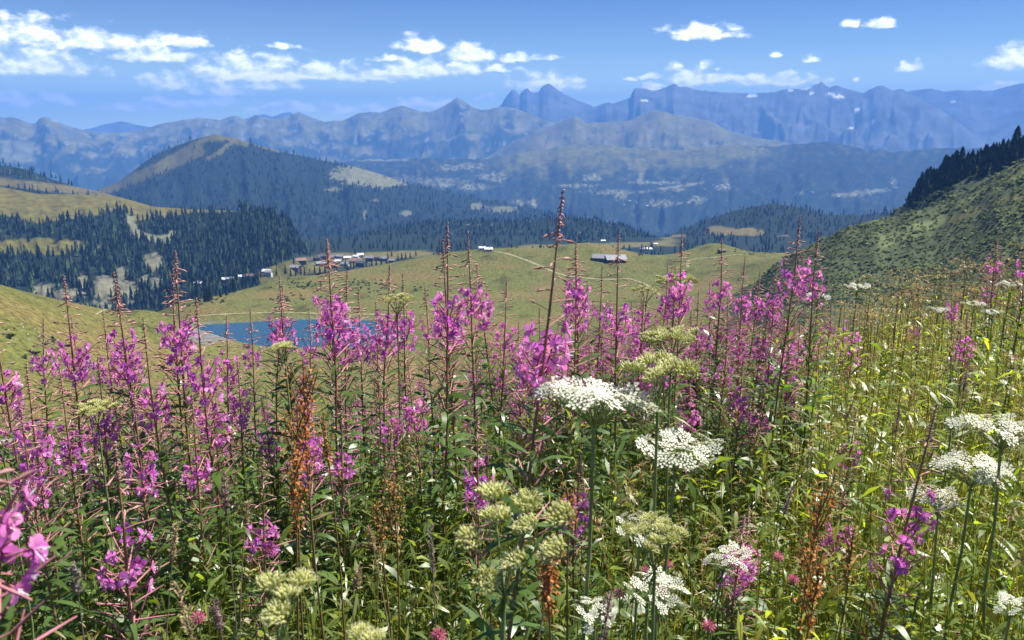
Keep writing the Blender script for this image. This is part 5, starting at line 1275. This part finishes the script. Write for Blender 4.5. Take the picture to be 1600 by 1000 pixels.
o = link('dry_grass', g.mesh('dry_grass', [M_dry])); tag(o, 'pale dry grass stalks with airy heads on the sunny slope', None, None, 'stuff')
# tan thicket of faded umbels and bents on the upper slope
p, r = spots(420, 1004, 5.5, 24, 0.28, 0.72); n = len(p); H = r.uniform(0.8, 1.35, n); g = Bag()
top = p + np.column_stack([r.normal(0, 0.05, (n, 2)), H]); cl_ = np.where(r.random((n, 1)) < 0.55, np.array([[0.42, 0.29, 0.13]]), np.array([[0.34, 0.32, 0.12]])) * r.uniform(0.75, 1.2, (n, 1))
g.add(tubes(np.stack([p, p * 0.5 + top * 0.5 + [0.01, 0, 0], top], 1), np.tile([[0.005, 0.004, 0.002]], (n, 1)), 4), cl_ * 0.7)
m = 36; an = r.uniform(0, 6.28, (n, m)); rr = np.sqrt(r.random((n, m))) * r.uniform(0.06, 0.14, (n, 1))
bb = top[:, None] + np.stack([rr * np.cos(an), rr * np.sin(an), r.normal(0, 0.012, (n, m)) - rr * 0.25], -1)
V, F = blades(bb.reshape(-1, 3), r.uniform(0, 6.28, n * m), r.uniform(-0.5, 1.2, n * m), r.uniform(0.012, 0.03, n * m), r.uniform(0.006, 0.014, n * m), r.uniform(0, 1, n * m), 3, r.uniform(-1, 1, n * m))
g.add((V, F), np.repeat(cl_, m, 0) * r.uniform(0.7, 1.25, (n * m, 1)))
o = link('faded_undergrowth', g.mesh('faded_undergrowth', [M_dry])); tag(o, 'tan thicket of faded seed heads below the heath slope', None, None, 'stuff')
# dwarf grass further down the bank where the flowers thin out
p, r = spots(7000, 1005, 8, 60, -0.75, 0.75); n = len(p)
V, F = blades(p, r.uniform(0, 6.28, n), r.uniform(0.9, 1.5, n), r.uniform(0.12, 0.4, n), np.interp(p[:, 1], [8, 60], [0.012, 0.05]), r.uniform(0, 1.2, n), 4, r.uniform(-1, 1, n), 'grass')
gt = greens(r, n, (0.08, 0.085, 0.022), (0.16, 0.14, 0.045))
o = link('bank_grass', Bag().add((V, F), gt).mesh('bank_grass', [M_green])); tag(o, 'short olive grass on the bank beyond the flowers', None, None, 'stuff')

# ------------------------------------------------------------------ haze: the air between here and the far ranges
Mh, nt, out = mat_new('haze')
pv = nt.nodes.new('ShaderNodeVolumePrincipled')
pv.inputs['Color'].default_value = (0.145, 0.395, 1.0, 1); pv.inputs['Density'].default_value = 1.25e-4; pv.inputs['Anisotropy'].default_value = 0.0
nt.links.new(pv.outputs[0], out.inputs['Volume'])
hx, hz0, hz1 = 19500, -482, 720
V = [(x, y, z) for x in (-hx, hx) for y in (-hx, hx) for z in (hz0, hz1)]
F = [(0, 1, 3, 2), (4, 6, 7, 5), (0, 4, 5, 1), (2, 3, 7, 6), (0, 2, 6, 4), (1, 5, 7, 3)]
tag(link('haze', mesh_np('haze', V, F, [Mh])), 'pale blue summer haze over the valley', None, None, 'stuff')
print('script', round(time.time() - T0, 1), 's')
